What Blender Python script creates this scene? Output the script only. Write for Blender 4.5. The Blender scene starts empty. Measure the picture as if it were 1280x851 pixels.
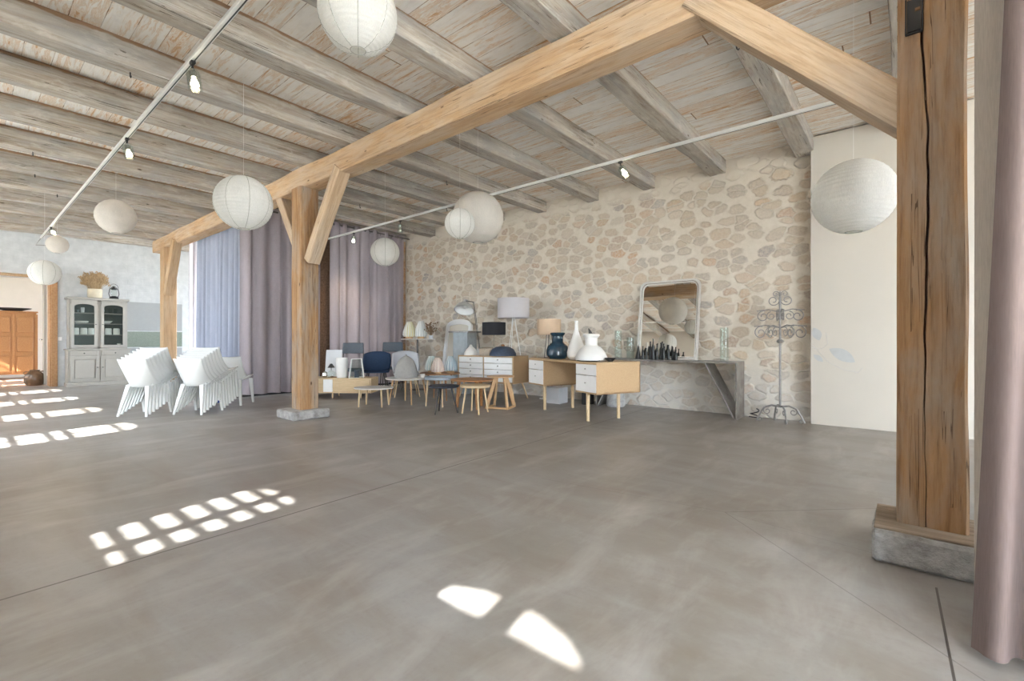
import bpy, bmesh, math, random
from mathutils import Vector, Matrix, noise
PI = math.pi
scn = bpy.context.scene
col = scn.collection
R = random.Random(7)

# ------------------------------------------------------------------ mesh builder
class MB:
    def __init__(s): s.bm = bmesh.new()
    def _xf(s, vs, M):
        for v in vs: v.co = M @ v.co
    def box(s, c, size, rot=None, bev=0.0, seg=1):
        r = bmesh.ops.create_cube(s.bm, size=1.0)
        vs = r['verts']
        for v in vs: v.co = Vector((v.co.x*size[0], v.co.y*size[1], v.co.z*size[2]))
        if bev > 0:
            es = list({e for v in vs for e in v.link_edges})
            b = bmesh.ops.bevel(s.bm, geom=es, offset=bev, segments=seg, profile=0.5, affect='EDGES')
            seen = set(b['verts']) | {v for v in vs if v.is_valid}
            vs = list(seen)
        M = Matrix.Translation(Vector(c))
        if rot is not None: M = M @ rot
        s._xf(vs, M)
        return s
    def bar(s, p0, p1, w0, d0, w1=None, d1=None, up=(0, 0, 1)):
        """tapered rectangular bar from p0 to p1"""
        p0 = Vector(p0); p1 = Vector(p1)
        w1 = w0 if w1 is None else w1; d1 = d0 if d1 is None else d1
        z = (p1-p0).normalized(); u = Vector(up)
        if abs(z.dot(u)) > .98: u = Vector((0, 1, 0))
        x = z.cross(u).normalized(); y = x.cross(z).normalized()
        vs = []
        for p, w, d in ((p0, w0, d0), (p1, w1, d1)):
            for a, b in ((-1, -1), (1, -1), (1, 1), (-1, 1)):
                vs.append(s.bm.verts.new(p + x*a*w/2 + y*b*d/2))
        f = s.bm.faces.new
        f(vs[0:4][::-1]); f(vs[4:8])
        for i in range(4):
            j = (i+1) % 4
            f((vs[i], vs[j], vs[4+j], vs[4+i]))
        return s
    def lathe(s, prof, c=(0, 0, 0), n=24, M=None, wob=None, closed=True):
        """prof: list of (r, z)"""
        c = Vector(c); rings = []
        for (r, z) in prof:
            if r < 1e-5:
                rings.append([s.bm.verts.new(Vector((0, 0, z)))])
            else:
                ring = []
                for k in range(n):
                    a = 2*PI*k/n
                    rr = r*(wob(a, z) if wob else 1)
                    ring.append(s.bm.verts.new(Vector((rr*math.cos(a), rr*math.sin(a), z))))
                rings.append(ring)
        for A, B in zip(rings, rings[1:]):
            if len(A) == 1 and len(B) == 1: continue
            for k in range(n):
                k2 = (k+1) % n
                try:
                    if len(A) == 1: s.bm.faces.new((A[0], B[k2], B[k]))
                    elif len(B) == 1: s.bm.faces.new((A[k], A[k2], B[0]))
                    else: s.bm.faces.new((A[k], A[k2], B[k2], B[k]))
                except ValueError: pass
        MM = Matrix.Translation(c)
        if M is not None: MM = MM @ M
        for ring in rings: s._xf(ring, MM)
        return s
    def cyl(s, p0, p1, r0, r1=None, n=12):
        p0 = Vector(p0); p1 = Vector(p1); r1 = r0 if r1 is None else r1
        L = (p1-p0).length
        q = (p1-p0).to_track_quat('Z', 'Y').to_matrix().to_4x4()
        return s.lathe([(0, 0), (r0, 0), (r1, L), (0, L)], p0, n, q)
    def tube(s, pts, r, n=8, cap=True, close=False):
        pts = [Vector(p) for p in pts]
        rings = []; N = len(pts)
        rr = r if isinstance(r, (list, tuple)) else [r]*N
        prevx = None
        for i, p in enumerate(pts):
            if close: t = pts[(i+1) % N]-pts[i-1]
            else: t = pts[min(i+1, N-1)]-pts[max(i-1, 0)]
            t.normalize()
            if prevx is None:
                u = Vector((0, 0, 1)) if abs(t.z) < .9 else Vector((1, 0, 0))
                x = t.cross(u).normalized()
            else:
                x = (prevx - t*prevx.dot(t)).normalized()
            prevx = x; y = t.cross(x)
            rings.append([s.bm.verts.new(p + (x*math.cos(2*PI*k/n)+y*math.sin(2*PI*k/n))*rr[i]) for k in range(n)])
        prs = list(zip(rings, rings[1:]))
        if close: prs.append((rings[-1], rings[0]))
        for A, B in prs:
            for k in range(n):
                s.bm.faces.new((A[k], A[(k+1) % n], B[(k+1) % n], B[k]))
        if cap and not close:
            s.bm.faces.new(rings[0][::-1]); s.bm.faces.new(rings[-1])
        return s
    def prism(s, poly, z0, z1, M=None):
        """poly: xy list, extruded in z"""
        A = [s.bm.verts.new(Vector((x, y, z0))) for x, y in poly]
        B = [s.bm.verts.new(Vector((x, y, z1))) for x, y in poly]
        s.bm.faces.new(A[::-1]); s.bm.faces.new(B)
        n = len(poly)
        for i in range(n): s.bm.faces.new((A[i], A[(i+1) % n], B[(i+1) % n], B[i]))
        if M is not None: s._xf(A+B, M)
        return s
    def ringprism(s, outer, inner, z0, z1, M=None):
        n = len(outer); allv = []
        L = []
        for poly in (outer, inner):
            for z in (z0, z1):
                vs = [s.bm.verts.new(Vector((x, y, z))) for x, y in poly]; L.append(vs); allv += vs
        Oa, Ob, Ia, Ib = L
        for i in range(n):
            j = (i+1) % n
            s.bm.faces.new((Oa[i], Oa[j], Ob[j], Ob[i])); s.bm.faces.new((Ia[j], Ia[i], Ib[i], Ib[j]))
            s.bm.faces.new((Ob[i], Ob[j], Ib[j], Ib[i])); s.bm.faces.new((Oa[j], Oa[i], Ia[i], Ia[j]))
        if M is not None: s._xf(allv, M)
        return s
    def grid(s, fn, nu, nv):
        V = [[s.bm.verts.new(Vector(fn(i/nu, j/nv))) for j in range(nv+1)] for i in range(nu+1)]
        for i in range(nu):
            for j in range(nv):
                s.bm.faces.new((V[i][j], V[i+1][j], V[i+1][j+1], V[i][j+1]))
        return s
    def build(s, name, m, parent=None, smooth=False, solid=0, sub=0):
        bmesh.ops.recalc_face_normals(s.bm, faces=s.bm.faces[:])
        me = bpy.data.meshes.new(name); s.bm.to_mesh(me); s.bm.free()
        if smooth:
            me.polygons.foreach_set('use_smooth', [True]*len(me.polygons))
            if smooth != 'all':
                try: me.set_sharp_from_angle(angle=math.radians(28))
                except Exception: pass
        me.materials.append(m)
        o = bpy.data.objects.new(name, me); col.objects.link(o)
        if parent is not None: o.parent = parent
        if solid:
            md = o.modifiers.new('solid', 'SOLIDIFY'); md.thickness = solid; md.offset = 0
        if sub:
            md = o.modifiers.new('sub', 'SUBSURF'); md.levels = sub; md.render_levels = sub
        return o

def tag(o, label=None, cat=None, group=None, kind=None):
    if label: o['label'] = label
    if cat: o['category'] = cat
    if group: o['group'] = group
    if kind: o['kind'] = kind
    return o
def thing(name, label, cat, loc=(0, 0, 0), rz=0, group=None):
    o = bpy.data.objects.new(name, None); col.objects.link(o)
    o.empty_display_size = .1
    o.location = loc; o.rotation_euler = (0, 0, rz)
    return tag(o, label, cat, group)
def dup(root, loc, rz, label, group=None):
    r = root.copy(); col.objects.link(r); r.location = loc; r.rotation_euler = (0, 0, rz)
    r['label'] = label
    if group: r['group'] = group
    for ch in list(root.children):
        c = ch.copy(); col.objects.link(c); c.parent = r
        for g in ch.children:
            d = g.copy(); col.objects.link(d); d.parent = c
    return r
def rotz(d): return Matrix.Rotation(math.radians(d), 4, 'Z')
def rotx(d): return Matrix.Rotation(math.radians(d), 4, 'X')
def roty(d): return Matrix.Rotation(math.radians(d), 4, 'Y')

# ------------------------------------------------------------------ materials
def newmat(name):
    m = bpy.data.materials.new(name); m.use_nodes = True
    nt = m.node_tree; nt.nodes.clear()
    out = nt.nodes.new('ShaderNodeOutputMaterial')
    return m, nt, out
class NT:
    def __init__(s, nt): s.nt = nt
    def n(s, t, **kw):
        nd = s.nt.nodes.new(t)
        for k, v in kw.items():
            if k.startswith('i_'): pass
            else: setattr(nd, k, v)
        return nd
    def l(s, a, b): s.nt.links.new(a, b)
    def math(s, op, a, b=None, c=None, clamp=False):
        nd = s.nt.nodes.new('ShaderNodeMath'); nd.operation = op; nd.use_clamp = clamp
        for i, v in enumerate((a, b, c)):
            if v is None: continue
            if isinstance(v, (int, float)): nd.inputs[i].default_value = v
            else: s.l(v, nd.inputs[i])
        return nd.outputs[0]
    def ramp(s, fac, stops, interp='LINEAR'):
        nd = s.nt.nodes.new('ShaderNodeValToRGB'); nd.color_ramp.interpolation = interp
        el = nd.color_ramp.elements
        while len(el) < len(stops): el.new(.5)
        for e, (p, c) in zip(el, stops):
            e.position = p; e.color = (*c, 1) if len(c) == 3 else c
        s.l(fac, nd.inputs[0]); return nd.outputs[0]
    def mix(s, fac, a, b, mode='MIX'):
        nd = s.nt.nodes.new('ShaderNodeMix'); nd.data_type = 'RGBA'; nd.blend_type = mode
        if isinstance(fac, (int, float)): nd.inputs[0].default_value = fac
        else: s.l(fac, nd.inputs[0])
        for i, v in ((6, a), (7, b)):
            if isinstance(v, (tuple, list)): nd.inputs[i].default_value = (*v, 1)
            else: s.l(v, nd.inputs[i])
        return nd.outputs[2]
    def coords(s, scale=(1, 1, 1), kind='Object', rnd=False):
        tc = s.nt.nodes.new('ShaderNodeTexCoord'); mp = s.nt.nodes.new('ShaderNodeMapping')
        mp.inputs['Scale'].default_value = scale
        s.l(tc.outputs[kind], mp.inputs['Vector'])
        if rnd:
            oi = s.nt.nodes.new('ShaderNodeObjectInfo')
            cb = s.nt.nodes.new('ShaderNodeCombineXYZ')
            m1 = s.math('MULTIPLY', oi.outputs['Random'], 37.0); m2 = s.math('MULTIPLY', oi.outputs['Random'], 91.0)
            s.l(m1, cb.inputs[0]); s.l(m2, cb.inputs[1]); s.l(m1, cb.inputs[2])
            s.l(cb.outputs[0], mp.inputs['Location'])
        return mp.outputs[0]
    def noise(s, vec, scale, detail=4, rough=.55, dist=0):
        nd = s.nt.nodes.new('ShaderNodeTexNoise'); nd.inputs['Scale'].default_value = scale
        nd.inputs['Detail'].default_value = detail; nd.inputs['Roughness'].default_value = rough
        nd.inputs['Distortion'].default_value = dist
        s.l(vec, nd.inputs['Vector']); return nd.outputs[0], nd.outputs[1]
    def bump(s, h, strength=.3, dist=.02):
        nd = s.nt.nodes.new('ShaderNodeBump'); nd.inputs['Strength'].default_value = strength
        nd.inputs['Distance'].default_value = dist
        s.l(h, nd.inputs['Height']); return nd.outputs[0]
    def bsdf(s, out, color, rough=.6, metal=0, normal=None, spec=.5, **kw):
        b = s.nt.nodes.new('ShaderNodeBsdfPrincipled')
        if isinstance(color, (tuple, list)): b.inputs['Base Color'].default_value = (*color, 1)
        else: s.l(color, b.inputs['Base Color'])
        if isinstance(rough, (int, float)): b.inputs['Roughness'].default_value = rough
        else: s.l(rough, b.inputs['Roughness'])
        b.inputs['Metallic'].default_value = metal
        b.inputs['Specular IOR Level'].default_value = spec
        for k, v in kw.items(): b.inputs[k].default_value = v
        if normal is not None: s.l(normal, b.inputs['Normal'])
        if out is not None: s.l(b.outputs[0], out.inputs[0])
        return b

def m_plain(name, c, rough=.5, metal=0, var=.06, bumpk=.0, nscale=12, **kw):
    m, nt, out = newmat(name); N = NT(nt)
    v = N.coords(rnd=True); f, _ = N.noise(v, nscale, 5)
    a = tuple(x*(1-var) for x in c); b = tuple(min(1, x*(1+var)) for x in c)
    cc = N.ramp(f, [(.3, a), (.7, b)])
    nm = N.bump(f, bumpk, .005) if bumpk else None
    N.bsdf(out, cc, rough, metal, nm, **kw); return m

def m_wood(name, dark, mid, light, scale=1.0, rough=.7, bumpk=.35, grey=None, greyamt=0.5, knots=True, crack=0, topstain=None, blotch=None):
    """grain runs along the object's local X"""
    m, nt, out = newmat(name); N = NT(nt)
    v = N.coords((.9*scale, 14*scale, 14*scale), rnd=True)
    f, _ = N.noise(v, 2.2, 7, .62, .8)
    c = N.ramp(f, [(.28, dark), (.48, mid), (.72, light)])
    v2 = N.coords((1.2*scale, 2.6*scale, 2.6*scale), rnd=True)
    g, _ = N.noise(v2, 1.3, 4)
    c = N.mix(N.ramp(g, [(.35, (0, 0, 0)), (.75, (.5, .5, .5))]), c, mid)
    if grey is not None:
        v3 = N.coords((1.0, 3.5, 3.5), rnd=True)
        g2, _ = N.noise(v3, 1.6, 5, .6, .4)
        c = N.mix(N.ramp(g2, [(.42, (0, 0, 0)), (.42+.25, (greyamt,)*3)]), c, grey)
    if knots:
        vo = nt.nodes.new('ShaderNodeTexVoronoi'); vo.inputs['Scale'].default_value = 2.2
        N.l(N.coords((1.0, 2.4, 2.4), rnd=True), vo.inputs['Vector'])
        k = N.ramp(vo.outputs['Distance'], [(.03, (1, 1, 1)), (.075, (0, 0, 0))])
        c = N.mix(k, c, tuple(x*.45 for x in dark))
    if blotch is not None:
        b1, _ = N.noise(N.coords((1.6, 5, 5), rnd=True), 2.6, 7, .7, .5)
        c = N.mix(N.ramp(b1, [(.50, (0, 0, 0)), (.66, (.75, .75, .75))]), c, blotch)
    h, _ = N.noise(N.coords((1.5*scale, 30*scale, 30*scale), rnd=True), 2.0, 6, .7)
    c = N.mix(N.ramp(h, [(.30, (.42, .42, .42)), (.50, (0, 0, 0))]), c, tuple(x*.6 for x in dark))
    if crack:
        k1, _ = N.noise(N.coords((.22, 13, 13), rnd=True), 1.5, 3, .5, .15)
        k2, _ = N.noise(N.coords((1.1, 3, 3), rnd=True), 1.1, 2)
        ck = N.math('MULTIPLY', N.math('LESS_THAN', N.math('ABSOLUTE', N.math('SUBTRACT', k1, .5)), .0045), N.math('GREATER_THAN', k2, .50))
        c = N.mix(N.math('MULTIPLY', ck, crack), c, tuple(x*.3 for x in dark))
        h = N.math('SUBTRACT', h, N.math('MULTIPLY', ck, 1.5))
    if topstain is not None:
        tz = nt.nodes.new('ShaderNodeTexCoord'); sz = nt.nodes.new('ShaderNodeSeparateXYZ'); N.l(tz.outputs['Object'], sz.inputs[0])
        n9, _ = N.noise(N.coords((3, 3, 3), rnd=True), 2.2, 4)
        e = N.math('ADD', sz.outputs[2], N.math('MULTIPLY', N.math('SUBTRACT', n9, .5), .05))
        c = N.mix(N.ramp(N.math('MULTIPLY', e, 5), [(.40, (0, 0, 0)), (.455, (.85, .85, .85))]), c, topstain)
    N.bsdf(out, c, rough, 0, N.bump(h, bumpk, .01), spec=.25)
    return m

M = {}
M['beam'] = m_wood('golden_timber', (.33, .195, .10), (.51, .34, .195), (.60, .43, .275), .8, .8, .6, (.56, .47, .37), .6, crack=.7)
M['post'] = m_wood('brown_timber', (.19, .095, .042), (.37, .215, .105), (.49, .315, .175), .8, .8, .8, (.37, .315, .26), .9, crack=.7)
M['postfar'] = m_wood('tan_timber', (.27, .155, .075), (.43, .28, .15), (.52, .365, .225), 1, .75, .4, (.50, .40, .29), .5)
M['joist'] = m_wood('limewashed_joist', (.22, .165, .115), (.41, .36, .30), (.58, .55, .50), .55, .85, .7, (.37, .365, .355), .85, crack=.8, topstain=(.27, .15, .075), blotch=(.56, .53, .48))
M['brace'] = m_wood('brace_timber', (.36, .24, .14), (.52, .38, .25), (.62, .48, .34), 1, .8, .5, (.52, .44, .36), .6, crack=.6)
M['jambwood'] = m_wood('reddish_lining', (.26, .13, .06), (.38, .21, .105), (.46, .28, .15), 1, .6, .2, knots=False)
M['gapwood'] = m_wood('gap_blocker_wood', (.06, .035, .02), (.13, .08, .05), (.2, .13, .08), 1, .8, .4)
M['paleoak'] = m_wood('pale_oak', (.55, .40, .24), (.66, .50, .31), (.73, .58, .38), 3, .5, .05, knots=False)
M['desktan'] = m_wood('tan_veneer', (.42, .28, .155), (.49, .34, .195), (.55, .39, .235), 3, .5, .05, knots=False)
M['warmoak'] = m_wood('warm_oak', (.42, .25, .12), (.55, .35, .19), (.64, .44, .26), 3, .5, .05, knots=False)
M['orangewood'] = m_wood('orange_wood', (.25, .11, .042), (.36, .175, .07), (.43, .23, .10), 2, .5, .08, knots=False)
M['walnut'] = m_wood('walnut', (.22, .10, .045), (.33, .165, .075), (.42, .22, .11), 3, .45, .05, knots=False)
M['plaster'] = m_plain('cream_plaster', (.70, .66, .58), .9, 0, .03, .15, 3)
M['limewash'] = m_plain('cream_limewash', (.82, .78, .71), .9, 0, .03, .1, 3)
M['panel'] = m_plain('cream_panel', (.60, .565, .505), .8, 0, .02, .04, 2)
M['whiteplastic'] = m_plain('white_plastic', (.70, .71, .70), .35, 0, .01)
M['whitepaint'] = m_plain('white_paint', (.88, .88, .87), .45, 0, .02)
M['white_ceramic'] = m_plain('white_ceramic', (.84, .83, .80), .35, 0, .02)
M['greypaint'] = m_plain('grey_cabinet_paint', (.34, .325, .295), .55, 0, .03)
M['greyinner'] = m_plain('cabinet_inside', (.13, .15, .14), .7, 0, .05)
M['black'] = m_plain('black_paint', (.018, .017, .018), .45, 0, .1)
M['blackfab'] = m_plain('black_fabric', (.022, .023, .028), .85, 0, .1)
M['darkmetal'] = m_plain('dark_iron', (.10, .095, .09), .5, .6, .2, .2, 40)
M['greymetal'] = m_plain('grey_iron', (.30, .29, .28), .5, .5, .2, .2, 40)
M['steel'] = m_plain('brushed_steel', (.62, .62, .61), .25, 1, .03)
M['railwhite'] = m_plain('white_metal', (.80, .81, .79), .35, .1, .02)
M['railgap'] = m_plain('black_groove', (.04, .05, .05), .6, 0, .1)
M['navy'] = m_plain('navy_fabric', (.020, .045, .10), .85, 0, .15, .2, 60)
M['slate'] = m_plain('slate_fabric', (.10, .125, .155), .85, 0, .1, .2, 60)
M['lightgreyshell'] = m_plain('pale_grey_shell', (.48, .50, .54), .5, 0, .03)
M['greylamp'] = m_plain('grey_felt', (.35, .35, .34), .85, 0, .06, .1, 30)
M['tan'] = m_plain('tan_lampshade', (.58, .43, .30), .8, 0, .03)
M['greyshade'] = m_plain('pale_grey_lampshade', (.56, .54, .56), .8, 0, .02)
M['blueglass'] = m_plain('blue_glaze', (.022, .052, .08), .12, 0, .35, 0, 8)
M['bluedome'] = m_plain('dark_blue_wire', (.05, .075, .12), .5, 0, .25, .2, 30)
M['basket'] = m_plain('wicker', (.42, .35, .27), .8, 0, .2, .5, 60)
M['straw'] = m_plain('dried_straw', (.42, .30, .17), .9, 0, .25)
M['clay'] = m_plain('brown_clay', (.15, .085, .045), .3, 0, .4, .2, 9)
M['blueglaze2'] = m_plain('blue_cloth', (.03, .08, .35), .8, 0, .2)
M['red'] = m_plain('dark_red_glaze', (.13, .015, .03), .4, 0, .1)
M['paperwhite'] = m_plain('picture_mount', (.66, .68, .70), .6, 0, .02)
M['bluetop'] = m_plain('grey_blue_lacquer', (.28, .33, .38), .4, 0, .04)
M['whitetop'] = m_plain('pale_table_top', (.68, .65, .61), .35, 0, .03)
M['blacktop'] = m_plain('blue_black_seat', (.016, .020, .032), .6, 0, .1)
M['greycube'] = m_plain('grey_cube', (.52, .53, .55), .5, 0, .04)
M['flax'] = m_plain('frame_side', (.22, .09, .05), .6, 0, .2)
M['bounceground'] = m_plain('pale_bounce_ground', (.80, .77, .71), .95, 0, .1)
M['leafpaint'] = m_plain('faded_blue_drawing', (.50, .515, .515), .85, 0, .06)
M['leafline'] = m_plain('faded_grey_line', (.60, .58, .56), .85, 0, .04)

def m_glass(name, tint=(.95, .97, .97), gloss=.12, rough=.02):
    m, nt, out = newmat(name); N = NT(nt)
    t = nt.nodes.new('ShaderNodeBsdfTransparent'); t.inputs[0].default_value = (*tint, 1)
    g = nt.nodes.new('ShaderNodeBsdfGlossy'); g.inputs['Roughness'].default_value = rough
    lw = nt.nodes.new('ShaderNodeLayerWeight'); lw.inputs[0].default_value = .35
    f = N.math('ADD', N.math('MULTIPLY', lw.outputs['Facing'], .13), gloss*.15, clamp=True)
    mx = nt.nodes.new('ShaderNodeMixShader'); N.l(f, mx.inputs[0]); N.l(t.outputs[0], mx.inputs[1]); N.l(g.outputs[0], mx.inputs[2])
    N.l(mx.outputs[0], out.inputs[0]); return m
M['silver'] = m_plain('silver_paint', (.60, .60, .585), .3, .3, .05)
M['silverframe'] = m_plain('silver_leaf_frame', (.72, .70, .66), .38, .35, .06)
M['glass'] = m_glass('clear_glass', (.93, .96, .95), .10, .12)
M['pane'] = m_glass('window_glass', (.97, .98, .98), .03)
M['darkglass'] = m_plain('dark_green_glass', (.010, .012, .011), .38, 0, .2)

def m_mirror():
    m, nt, out = newmat('mirror_silver'); N = NT(nt)
    f, _ = N.noise(N.coords(), 6, 4)
    N.bsdf(out, N.ramp(f, [(.3, (.86, .86, .84)), (.7, (.90, .90, .88))]), .01, 1); return m
M['mirror'] = m_mirror()

def m_emit(name, c, s):
    m, nt, out = newmat(name)
    e = nt.nodes.new('ShaderNodeEmission'); e.inputs[0].default_value = (*c, 1); e.inputs[1].default_value = s
    nt.links.new(e.outputs[0], out.inputs[0]); return m
M['bulb'] = m_emit('lit_bulb', (1, .86, .62), 30)

def m_cloth(name, c, trans=.35, stripe=None):
    m, nt, out = newmat(name); N = NT(nt)
    f, _ = N.noise(N.coords((90, 90, 6)), 3, 3); g, _ = N.noise(N.coords((2, 2, .6)), 2, 3)
    k = N.math('ADD', N.math('MULTIPLY', f, .5), N.math('MULTIPLY', g, .5))
    cc = N.ramp(k, [(.35, tuple(x*.86 for x in c)), (.65, tuple(min(1, x*1.1) for x in c))])
    h, _ = N.noise(N.coords((300, 300, 300)), 1, 2)
    d = N.bsdf(None, cc, .9, 0, N.bump(h, .1, .002), spec=.1)
    t = nt.nodes.new('ShaderNodeBsdfTranslucent'); N.l(cc, t.inputs[0])
    mx = nt.nodes.new('ShaderNodeMixShader'); mx.inputs[0].default_value = trans
    N.l(d.outputs[0], mx.inputs[1]); N.l(t.outputs[0], mx.inputs[2]); N.l(mx.outputs[0], out.inputs[0]); return m
M['curt_mauve'] = m_cloth('mauve_curtain', (.335, .295, .315), .2)
M['curt_blue'] = m_cloth('slate_blue_curtain', (.25, .265, .32), .3)
M['curt_sheer'] = m_cloth('pale_sheer', (.80, .78, .82), .6)
M['curt_beige'] = m_cloth('beige_curtain', (.50, .455, .41), .25)
M['curt_plum'] = m_cloth('plum_curtain', (.155, .118, .110), .08)
M['paper'] = m_cloth('rice_paper', (.87, .87, .84), .35)
M['paper_warm'] = m_cloth('rice_paper_smooth', (.82, .79, .74), .35)
M['seam'] = m_plain('lantern_wire', (.42, .42, .38), .7, 0, .05)

# ceiling boards (run along X, 19 cm wide)
def m_boards():
    m, nt, out = newmat('limewashed_boards'); N = NT(nt)
    tc = nt.nodes.new('ShaderNodeTexCoord'); sp = nt.nodes.new('ShaderNodeSeparateXYZ'); N.l(tc.outputs['Object'], sp.inputs[0])
    yb = N.math('DIVIDE', sp.outputs[1], .19); row = N.math('FLOOR', yb); fr = N.math('FRACT', yb)
    wn = nt.nodes.new('ShaderNodeTexWhiteNoise'); wn.noise_dimensions = '1D'; N.l(row, wn.inputs['W'])
    xs = N.math('ADD', N.math('DIVIDE', sp.outputs[0], 4.3), N.math('MULTIPLY', wn.outputs[0], 7.3))
    cell = N.math('FLOOR', xs); frx = N.math('FRACT', xs)
    wn2 = nt.nodes.new('ShaderNodeTexWhiteNoise'); wn2.noise_dimensions = '2D'
    cb = nt.nodes.new('ShaderNodeCombineXYZ'); N.l(row, cb.inputs[0]); N.l(cell, cb.inputs[1]); N.l(cb.outputs[0], wn2.inputs['Vector'])
    mp = nt.nodes.new('ShaderNodeMapping'); mp.inputs['Scale'].default_value = (1.4, 13, 1)
    va = nt.nodes.new('ShaderNodeVectorMath'); va.operation = 'MULTIPLY_ADD'
    N.l(wn2.outputs['Color'], va.inputs[0]); va.inputs[1].default_value = (23, 0, 9); N.l(tc.outputs['Object'], va.inputs[2])
    N.l(va.outputs[0], mp.inputs['Vector'])
    f, _ = N.noise(mp.outputs[0], 1.8, 7, .68, .6)
    # limewash worn to orange wood
    w = N.math('ADD', f, N.math('MULTIPLY', N.math('SUBTRACT', wn2.outputs[0], .5), .20))
    c = N.ramp(w, [(.36, (.92, .905, .88)), (.50, (.88, .85, .80)), (.56, (.74, .59, .45)), (.60, (.87, .82, .76)), (.66, (.68, .46, .28)), (.8, (.60, .38, .20))])
    g, _ = N.noise(N.coords((3, 5, 1)), 3, 5)
    c = N.mix(N.ramp(g, [(.50, (0, 0, 0)), (.75, (.5, .5, .5))]), c, (.72, .71, .69))
    gap = N.math('ADD', N.math('MULTIPLY', N.math('LESS_THAN', fr, .028), N.ramp(g, [(.38, (1, 1, 1)), (.55, (.35, .35, .35))])), N.math('LESS_THAN', frx, .0025), clamp=True)
    c = N.mix(gap, c, (.26, .16, .09))
    h = N.math('SUBTRACT', f, N.math('MULTIPLY', gap, 2.0))
    N.bsdf(out, c, .85, 0, N.bump(h, .4, .012), spec=.2); return m
M['boards'] = m_boards()

# stone wall: stones set in cream lime mortar (wall lies in the XZ plane)
def m_stone():
    m, nt, out = newmat('rubble_stone_wall'); N = NT(nt)
    tc = nt.nodes.new('ShaderNodeTexCoord')
    sp = nt.nodes.new('ShaderNodeSeparateXYZ'); N.l(tc.outputs['Object'], sp.inputs[0])
    cb = nt.nodes.new('ShaderNodeCombineXYZ'); N.l(sp.outputs[0], cb.inputs[0]); N.l(sp.outputs[2], cb.inputs[1])
    _, dc = N.noise(cb.outputs[0], 3.0, 3, .6)
    va = nt.nodes.new('ShaderNodeVectorMath'); va.operation = 'MULTIPLY_ADD'
    N.l(dc, va.inputs[0]); va.inputs[1].default_value = (.26, .15, 0); N.l(cb.outputs[0], va.inputs[2])
    mp = nt.nodes.new('ShaderNodeMapping'); mp.inputs['Scale'].default_value = (4.1, 6.9, 1); N.l(va.outputs[0], mp.inputs['Vector'])
    def vor(feat, rnd=.9):
        v = nt.nodes.new('ShaderNodeTexVoronoi'); v.voronoi_dimensions = '2D'; v.feature = feat
        v.inputs['Scale'].default_value = 1; v.inputs['Randomness'].default_value = rnd
        N.l(mp.outputs[0], v.inputs['Vector']); return v
    ve = vor('DISTANCE_TO_EDGE'); vc = vor('F1')
    n1, _ = N.noise(cb.outputs[0], 16, 4, .6); n2, _ = N.noise(cb.outputs[0], 1.6, 3)
    sr = nt.nodes.new('ShaderNodeSeparateColor'); N.l(vc.outputs['Color'], sr.inputs[0])
    # rounded stones: a per-stone radius, cut back where the neighbour is close
    rad = N.math('ADD', .38, N.math('MULTIPLY', sr.outputs[2], .24))
    dA = N.math('SUBTRACT', rad, vc.outputs['Distance'])
    dB = N.math('SUBTRACT', ve.outputs['Distance'], .045)
    d = N.math('ADD', N.math('SMOOTH_MIN', dA, N.math('MULTIPLY', dB, 1.6), .08), N.math('MULTIPLY', N.math('SUBTRACT', n1, .5), .20))
    mask = N.ramp(N.math('ADD', d, .5), [(.475, (0, 0, 0)), (.60, (.92, .92, .92))])
    stone = N.ramp(sr.outputs[0], [(0, (.50, .40, .29)), (.16, (.58, .50, .40)), (.30, (.46, .41, .35)), (.45, (.60, .47, .33)),
                                   (.58, (.40, .385, .36)), (.70, (.56, .40, .25)), (.82, (.60, .54, .46)), (.93, (.55, .33, .18)), (1, (.33, .33, .34))])
    f2, _ = N.noise(cb.outputs[0], 26, 6, .7)
    stone = N.mix(N.ramp(f2, [(.38, (0, 0, 0)), (.68, (.85, .85, .85))]), stone, (.68, .60, .50))
    f4, _ = N.noise(cb.outputs[0], 40, 4, .7)
    stone = N.mix(N.ramp(f4, [(.3, (.35, .35, .35)), (.5, (0, 0, 0))]), stone, (.30, .24, .18))
    f3, _ = N.noise(cb.outputs[0], 9, 5, .7)
    mort = N.ramp(f3, [(.3, (.66, .60, .505)), (.7, (.79, .735, .645))])
    c = N.mix(mask, mort, stone)
    # limewash over the lower part
    zz = N.math('ADD', sp.outputs[2], N.math('MULTIPLY', n2, .35))
    low = N.ramp(zz, [(.55, (.62, .62, .62)), (.95, (0, 0, 0))])
    low = N.mix(N.ramp(f3, [(.4, (1, 1, 1)), (.7, (.35, .35, .35))]), (0, 0, 0), low)
    c = N.mix(low, c, (.66, .66, .65))
    top = N.ramp(N.math('ADD', N.math('MULTIPLY', sp.outputs[2], .25), N.math('MULTIPLY', n1, .03)), [(.83, (0, 0, 0)), (.855, (1, 1, 1))])
    c = N.mix(top, c, (.72, .66, .57))
    h = N.math('ADD', N.math('MULTIPLY', N.math('MINIMUM', N.math('MAXIMUM', d, -.02), .10), 6.0), N.math('MULTIPLY', f2, .25))
    N.bsdf(out, c, .9, 0, N.bump(h, .55, .03), spec=.15); return m
M['stone'] = m_stone()

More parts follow.
